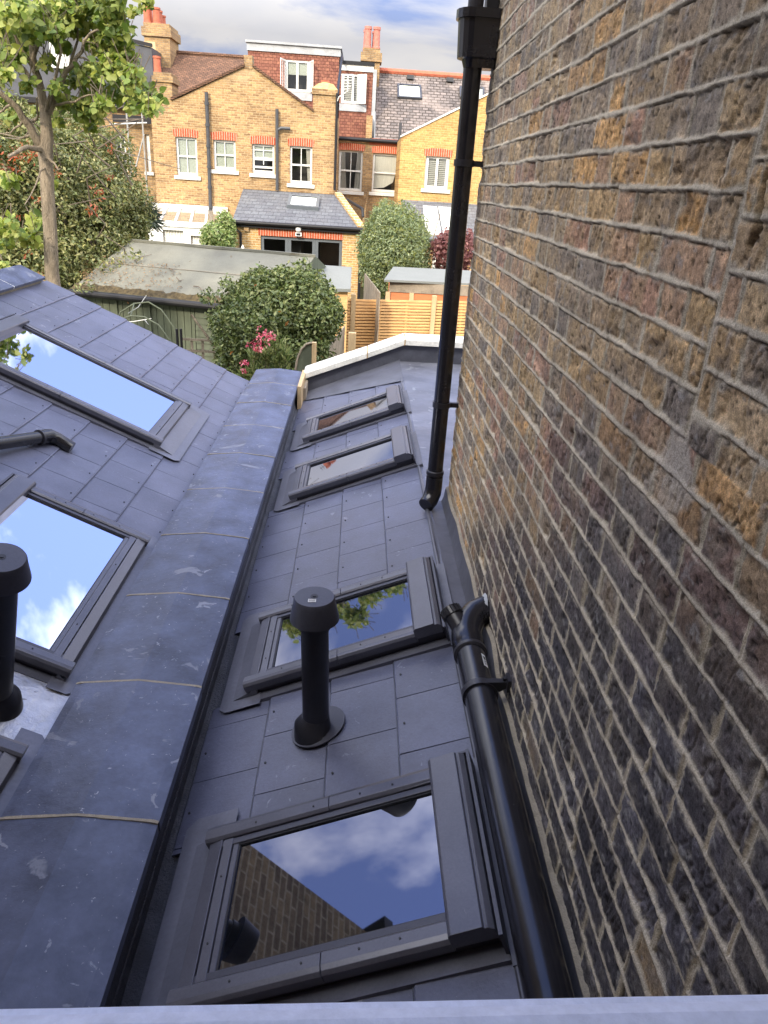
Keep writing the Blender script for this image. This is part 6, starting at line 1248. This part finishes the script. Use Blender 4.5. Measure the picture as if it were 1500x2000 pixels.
# big grey-green shrub by the red shed
sg = thing('tall_shrub', tuple(pz(775, 600, g)), 'tall feathery grey-green shrub between the kitchen extension and the red shed', 'shrub')
C_ = [px2(770, 490, 23.0, 66, 75, 1.6), px2(748, 450, 23.2, 36, 48, 1.0), px2(792, 460, 23, 38, 45, 1.0), px2(740, 510, 23, 36, 60, 1.0), px2(806, 520, 22.8, 36, 50, 1.0), px2(752, 415, 23.3, 18, 26, 0.5), px2(785, 420, 23.3, 20, 26, 0.5), px2(722, 500, 23.2, 20, 50, 0.6)]
p, d = blob(C_, 30000, 0.25); h_ = (p[:, 2:] + 3.5) / 3.5
leafmesh('crown', p, nrmmix(d), 0.06 + 0.07 * RNG.random(len(p)), colpick(len(p), [(0.20, 0.25, 0.13), (0.14, 0.18, 0.09), (0.28, 0.32, 0.18), (0.19, 0.21, 0.06)]), M['leaf'], sg, 0.4)
b = MB()
for k in range(7): q = pz(772, 600, g); b.tube([(q[0] - 0.3 + 0.1 * k, 23, g), (q[0] - 0.6 + 0.2 * k, 23, -2), (q[0] - 0.9 + 0.3 * k, 23, -0.6)], [0.05, 0.03, 0.01], 6)
b.build('trunk', M['bark'], sg)
mp_ = thing('red_maple', tuple(pz(870, 620, g)), 'small purple-red maple in front of the grey lean-to', 'tree')
C_ = [px2(873, 490, 22.5, 24, 34, 0.7), px2(885, 470, 22.5, 20, 24, 0.6), px2(862, 480, 22.5, 14, 16, 0.4), px2(890, 520, 22.5, 22, 24, 0.6), px2(905, 490, 22.5, 24, 40, 0.7)]
p, d = blob(C_, 3600, 0.3); leafmesh('crown', p, nrmmix(d), 0.09 + 0.05 * RNG.random(len(p)), colpick(len(p), [(0.19, 0.08, 0.08), (0.27, 0.13, 0.115), (0.14, 0.06, 0.06)]), M['leaf'], mp_, 0.6)
b = MB(); q = pz(873, 600, g); q1 = py(873, 520, 22.5); b.tube([(q1[0], 22.5, g), q1], [0.05, 0.02], 6); b.build('trunk', M['bark'], mp_)
sv = thing('climbing_shrub', tuple(pz(425, 560, g)), 'small pale green climbing shrub in front of the conservatory', 'shrub')
C_ = [px2(425, 462, 25.2, 30, 26, 0.5), px2(440, 440, 25.3, 16, 26, 0.3), px2(408, 470, 25.2, 16, 20, 0.3), px2(448, 470, 25.2, 12, 30, 0.3)]
p, d = blob(C_, 3600, 0.3); leafmesh('crown', p, nrmmix(d), 0.09 + 0.05 * RNG.random(len(p)), colpick(len(p), [(0.24, 0.30, 0.10), (0.15, 0.22, 0.08), (0.30, 0.34, 0.16)]), M['leaf'], sv, 0.5)
b = MB(); q = py(425, 500, 25.2); b.tube([(q[0], 25.2, g), (q[0], 25.2, q[2]), py(435, 440, 25.2)], [0.03, 0.02, 0.008], 6); b.build('trunk', M['bark'], sv)
cd = thing('cordyline', tuple(pz(285, 530, g)), 'dark spiky cordyline palm at the edge of the overgrown hedge', 'palm')
spots = [(282, 415), (282, 425), (278, 432), (292, 430)]; P_, D_, Nn = [], [], []
for (u, v) in spots:
    c = py(u, v, 21.5)
    for k in range(80):
        a = RNG.random() * 6.28; e = -0.9 + RNG.random() * 1.9; dd_ = np.array([math.cos(a) * math.cos(e), math.sin(a) * math.cos(e), math.sin(e)]); P_.append(c); D_.append(dd_); nn_ = np.cross(dd_, [0.1, 0.2, 1.0]); nn_ = np.cross(nn_, dd_); Nn.append(nn_ / np.linalg.norm(nn_))
leafmesh('leaves', np.array(P_), np.array(Nn), 0.40 + 0.20 * RNG.random(len(P_)), colpick(len(P_), [(0.09, 0.115, 0.085), (0.13, 0.155, 0.12)]), M['leafdark'], cd, 0.09, 0.1, along=np.array(D_) * 6)
b = MB(); c = py(282, 430, 21.5); b.tube([(c[0], 21.5, g), (c[0], 21.5, c[2])], [0.10, 0.08], 8); b.build('trunk', M['bark'], cd)
# overgrown hedge behind the tree
hg = thing('overgrown_hedge', tuple(pz(120, 760, g)), 'overgrown dark green hedge and climber massed behind the tree trunk', 'hedge')
C_ = [px2(60, 400, 17, 120, 130, 1.4), px2(180, 400, 18, 90, 100, 1.4), px2(230, 430, 18, 52, 60, 1.0), px2(160, 310, 18.5, 62, 70, 1.0), px2(30, 300, 18, 90, 90, 1.2), px2(190, 480, 16.8, 66, 50, 0.8), px2(130, 510, 16, 60, 50, 0.8), px2(60, 520, 15.5, 80, 60, 0.8), px2(250, 470, 18.5, 34, 36, 0.6), px2(-40, 420, 16, 90, 160, 1.2), px2(105, 250, 19, 46, 40, 0.8), px2(225, 300, 19.5, 34, 42, 0.6), px2(215, 520, 15.8, 24, 16, 0.4), px2(262, 500, 16.0, 22, 9, 0.3), px2(165, 560, 14.6, 16, 12, 0.3)]
p, d = blob(C_, 75000, 0.5)
leafmesh('foliage', p, nrmmix(d), 0.06 + 0.07 * RNG.random(len(p)), colpick(len(p), [(0.15, 0.165, 0.055), (0.20, 0.205, 0.075), (0.10, 0.12, 0.045), (0.27, 0.255, 0.105), (0.15, 0.18, 0.07)], 0.3), M['leafdark'], hg, 0.45)
b = MB()
for k in range(26):
    u, v = RNG.uniform(0, 260), RNG.uniform(260, 520); q = py(u, v, 16.5); b.tube([q, q + np.array([RNG.normal() * 0.4, -0.3, RNG.uniform(0.2, 0.7)]), q + np.array([RNG.normal() * 0.8, -0.5, RNG.uniform(0.3, 1.2)])], [0.02, 0.013, 0.005], 5)
for k in range(6): q = pz(20 + 40 * k, 700, g); b.tube([(q[0], 17, g), (q[0], 17, -1.0)], [0.06, 0.03], 6)
b.build('branches', M['twig'], hg)
RD = []
for (u, v, k, s_) in ((30, 310, 46, 24), (10, 330, 40, 16), (55, 290, 20, 14), (103, 328, 12, 6), (112, 340, 9, 5), (92, 322, 14, 4), (190, 372, 12, 8), (200, 378, 9, 7), (180, 408, 16, 6), (185, 400, 8, 5), (214, 290, 10, 4), (214, 345, 10, 4), (52, 495, 8, 4), (82, 536, 10, 3), (60, 300, 30, 16), (78, 390, 12, 5), (38, 420, 8, 5), (240, 590, 2, 4)):
    RD += [py(u + RNG.normal() * s_, v + RNG.normal() * s_ * 0.7, 14.9 + RNG.normal() * 0.3) for _ in range(k)]
RD = np.array(RD); dd_ = RNG.normal(size=RD.shape); dd_ /= np.linalg.norm(dd_, axis=1)[:, None]
leafmesh('red_leaves', RD, dd_, 0.05 + 0.06 * RNG.random(len(RD)), colpick(len(RD), [(0.36, 0.10, 0.05), (0.33, 0.15, 0.075), (0.24, 0.07, 0.04)]), M['leaf'], hg, 0.4, droop=0.8)

# the pale-barked tree
te = thing('broadleaf_tree', tuple(py(100, 520, 12)), 'pale-barked tree with big heart-shaped yellow-green leaves on the left', 'tree')
YT = 12.0; sT = YT / FOC
def tp(u, v, dy=0.0): return py(u, v, YT + dy)
b = MB(); base = tp(101, 530); 
b.tube([(base[0] + 0.02, YT, g), base, tp(98, 450), tp(93, 380), tp(90, 320), tp(88, 290), tp(92, 260), tp(88, 225)], [0.125, 0.105, 0.10, 0.098, 0.098, 0.11, 0.085, 0.075], 14)
b.build('trunk', M['bark'], te, smooth=True)
b = MB()
LIM = [([(84, 292), (66, 262), (45, 228), (22, 200), (-10, 175)], 0.07, 0.03, -0.3), ([(88, 228), (84, 200), (78, 165), (66, 130), (62, 90), (70, 40), (70, -20)], 0.07, 0.03, 0.2), ([(90, 232), (103, 205), (106, 180)], 0.05, 0.035, 0.0),
       ([(106, 182), (128, 138), (150, 112), (165, 80), (192, 58)], 0.038, 0.014, -0.2), ([(128, 140), (140, 118), (150, 80), (152, 40)], 0.028, 0.01, 0.3), ([(84, 295), (60, 290), (40, 292), (18, 306)], 0.045, 0.02, -0.6), ([(78, 168), (50, 140), (30, 110), (5, 95)], 0.035, 0.012, 0.3), ([(66, 132), (45, 100), (25, 60), (20, 20)], 0.035, 0.012, -0.2), ([(66, 110), (95, 60), (120, 20), (130, -20)], 0.03, 0.012, 0.0), ([(104, 205), (130, 200), (160, 190), (190, 185)], 0.022, 0.008, -0.3), ([(88, 300), (108, 318), (116, 330)], 0.02, 0.008, -0.3), ([(45, 228), (30, 250), (10, 260)], 0.02, 0.008, 0), ([(66, 262), (40, 270), (0, 260)], 0.02, 0.008, 0.4), ([(60, 240), (75, 225), (70, 190)], 0.02, 0.01, -0.4), ([(150, 112), (175, 120), (210, 130)], 0.014, 0.006, 0), ([(88, 225), (110, 150), (120, 100), (110, 50)], 0.025, 0.01, -0.3), ([(165, 80), (200, 100), (240, 120)], 0.012, 0.006, 0.2), ([(92, 322), (70, 360), (50, 400)], 0.014, 0.006, -0.5), ([(22, 205), (5, 215), (-15, 240)], 0.02, 0.01, 0)]
for pts, r0_, r1_, dy_ in LIM:
    q = [tp(u + RNG.normal() * 1.0, v, dy_ * i / max(1, len(pts) - 1) * 1.5) for i, (u, v) in enumerate(pts)]
    # subdivide with slight wobble
    qq = []
    for a, c in zip(q[:-1], q[1:]): qq += [a, (a + c) / 2 + RNG.normal(size=3) * 0.02]
    qq.append(q[-1]); b.tube(qq, list(np.linspace(r0_, r1_, len(qq))), 9)
b.build('limbs', M['bark'], te, smooth=True)
CL = [(30, 20, 34), (80, 25, 36), (130, 20, 34), (175, 25, 32), (215, 30, 28), (235, 55, 22), (20, 65, 30), (60, 60, 26), (110, 62, 22), (150, 48, 26), (200, 80, 30), (238, 85, 22), (15, 110, 28), (175, 140, 26), (215, 130, 32), (255, 150, 28), (280, 172, 24), (300, 190, 20), (140, 150, 22), (185, 170, 24), (235, 175, 28), (268, 195, 24), (295, 205, 18), (160, 205, 22), (180, 225, 20), (110, 170, 16), (125, 195, 18), (200, 200, 22), (10, 145, 18), (55, 165, 14), (90, 120, 16), (110, 235, 12), (250, 110, 18), (258, 22, 12), (285, 3, 14), (20, 225, 14), (175, 245, 10), (165, -70, 34), (225, -75, 34), (110, -90, 36), (250, -40, 26), (300, -90, 26), (60, -60, 34), (20, 5, 30), (100, 0, 34), (160, -5, 30), (215, 0, 26), (-15, 40, 36), (-20, 110, 30), (20, 350, 18), (14, 440, 22), (55, 460, 20), (70, 430, 14), (10, 470, 14), (70, 475, 10), (98, 355, 14), (75, 215, 8), (8, 190, 10), (225, 100, 20), (125, 90, 14), (60, 95, 16), (-5, 8, 30), (5, 520, 10)]
P_, S_, CC = [], [], []
for (u, v, rad) in CL:
    cdp = RNG.uniform(-1.0, 1.0); n = int((rad / 10) ** 2 * 18.0) + 9
    for k in range(n):
        a = RNG.random() * 6.28; r_ = rad * math.sqrt(RNG.random()); p_ = tp(u + math.cos(a) * r_, v + math.sin(a) * r_ * 0.85, cdp + RNG.normal() * rad * sT * 0.7); P_.append(p_); S_.append(RNG.uniform(0.05, 0.135) * (1 if v < 400 else 1.15))
P_ = np.array(P_); S_ = np.array(S_); d = RNG.normal(size=P_.shape); nn_ = np.array([-0.15, -0.75, 0.55]) + 0.55 * RNG.normal(size=P_.shape); nn_ /= np.linalg.norm(nn_, axis=1)[:, None]
leafmesh('crown', P_, nn_, S_, colpick(len(P_), [(0.21, 0.26, 0.055), (0.15, 0.21, 0.045), (0.26, 0.30, 0.075), (0.11, 0.165, 0.04), (0.31, 0.33, 0.09)], 0.25), M['leaf'], te, 0.42, 0.22, wide=True, droop=1.0)
b = MB(); hid = [i for i in range(len(P_)) if RNG.random() < 0.06]
for i in hid: b.tube([P_[i], P_[i] + np.array([RNG.normal() * 0.1, RNG.normal() * 0.1, 0.22])], [0.004, 0.007], 5)
b.build('twigs', M['twig'], te)['kind'] = 'stuff'
# garden planting seen low between roof and shed
lw = fin(leafmesh('ground_cover', *(lambda p: (p, nrmmix(RNG.normal(size=p.shape) * 0.2, 1.0, 0.5), 0.06 + 0.06 * RNG.random(len(p)), colpick(len(p), [(0.08, 0.11, 0.035), (0.14, 0.16, 0.05)])))(np.stack([RNG.uniform(-9, 1.0, 16000), RNG.uniform(9.0, 14.0, 16000), g + 0.25 * RNG.random(16000)], 1)), M['leafdark'], None, 0.5), kind='stuff')

a2 = thing('tv_aerial', tuple(py(290, 30, 36.4)), 'thin grey television aerial rising behind the tall left chimney pots', 'aerial')
b = MB(); q = py(286, 14, 36.6); q0 = py(286, 60, 36.6); b.tube([(q[0], 36.6, q0[2] - 0.5), (q[0], 36.6, q[2])], 0.022, 6); b.build('mast', M['greypipe'], a2)
b = MB(); b.tube([(q[0] - 0.42, 36.6, q[2] - 0.15), (q[0] + 0.35, 36.5, q[2] - 0.10)], 0.014, 5)
for k in range(6): x = q[0] - 0.38 + k * 0.13; b.tube([(x, 36.6, q[2] - 0.28), (x, 36.58, q[2] + 0.0)], 0.010, 4)
b.build('rods', M['greypipe'], a2)
def onshed(u, v): 
    n_ = np.cross(dirx, (Rs - A_)); n_ /= np.linalg.norm(n_); d = ray(u, v); return d * (np.dot(A_, n_) / np.dot(d, n_)) + np.array([0, 0, 0.03])
for (us, lab) in (([(262, 512), (276, 505), (296, 500)], 'short dark twig on the felt roof near the hedge'), ([(330, 527), (338, 530), (339, 540)], 'curled dark twig on the middle of the felt roof'), ([(345, 545), (352, 552), (358, 549)], 'bent twig low on the felt roof right of the curled one'), ([(378, 562), (388, 563), (399, 572)], 'thin twig near the gutter end of the felt roof')):
    t = thing('fallen_twig', tuple(onshed(*us[0])), lab, 'twig', 'twigs fallen on the green shed roof'); b = MB(); b.tube([onshed(*q) for q in us], [0.012, 0.009, 0.005], 5); b.build('stem', M['twig'], t)
LP_ = []
for k in range(650):
    u = 165 + 190 * RNG.random() ** 1.7; v = 500 + 0.10 * (u - 165) + 62 * RNG.random(); LP_.append(onshed(u, v))
LP_ = np.array(LP_); nn_ = np.array([0, -0.3, 1.0]) + 0.3 * RNG.normal(size=LP_.shape); nn_ /= np.linalg.norm(nn_, axis=1)[:, None]
fin(leafmesh('leaf_litter', LP_, nn_, 0.025 + 0.035 * RNG.random(len(LP_)), colpick(len(LP_), [(0.22, 0.13, 0.06), (0.13, 0.09, 0.05), (0.28, 0.19, 0.10)]), M['leaf'], None, 0.5), 'brown fallen leaves scattered over the left of the green shed roof', 'leaves', kind='stuff')
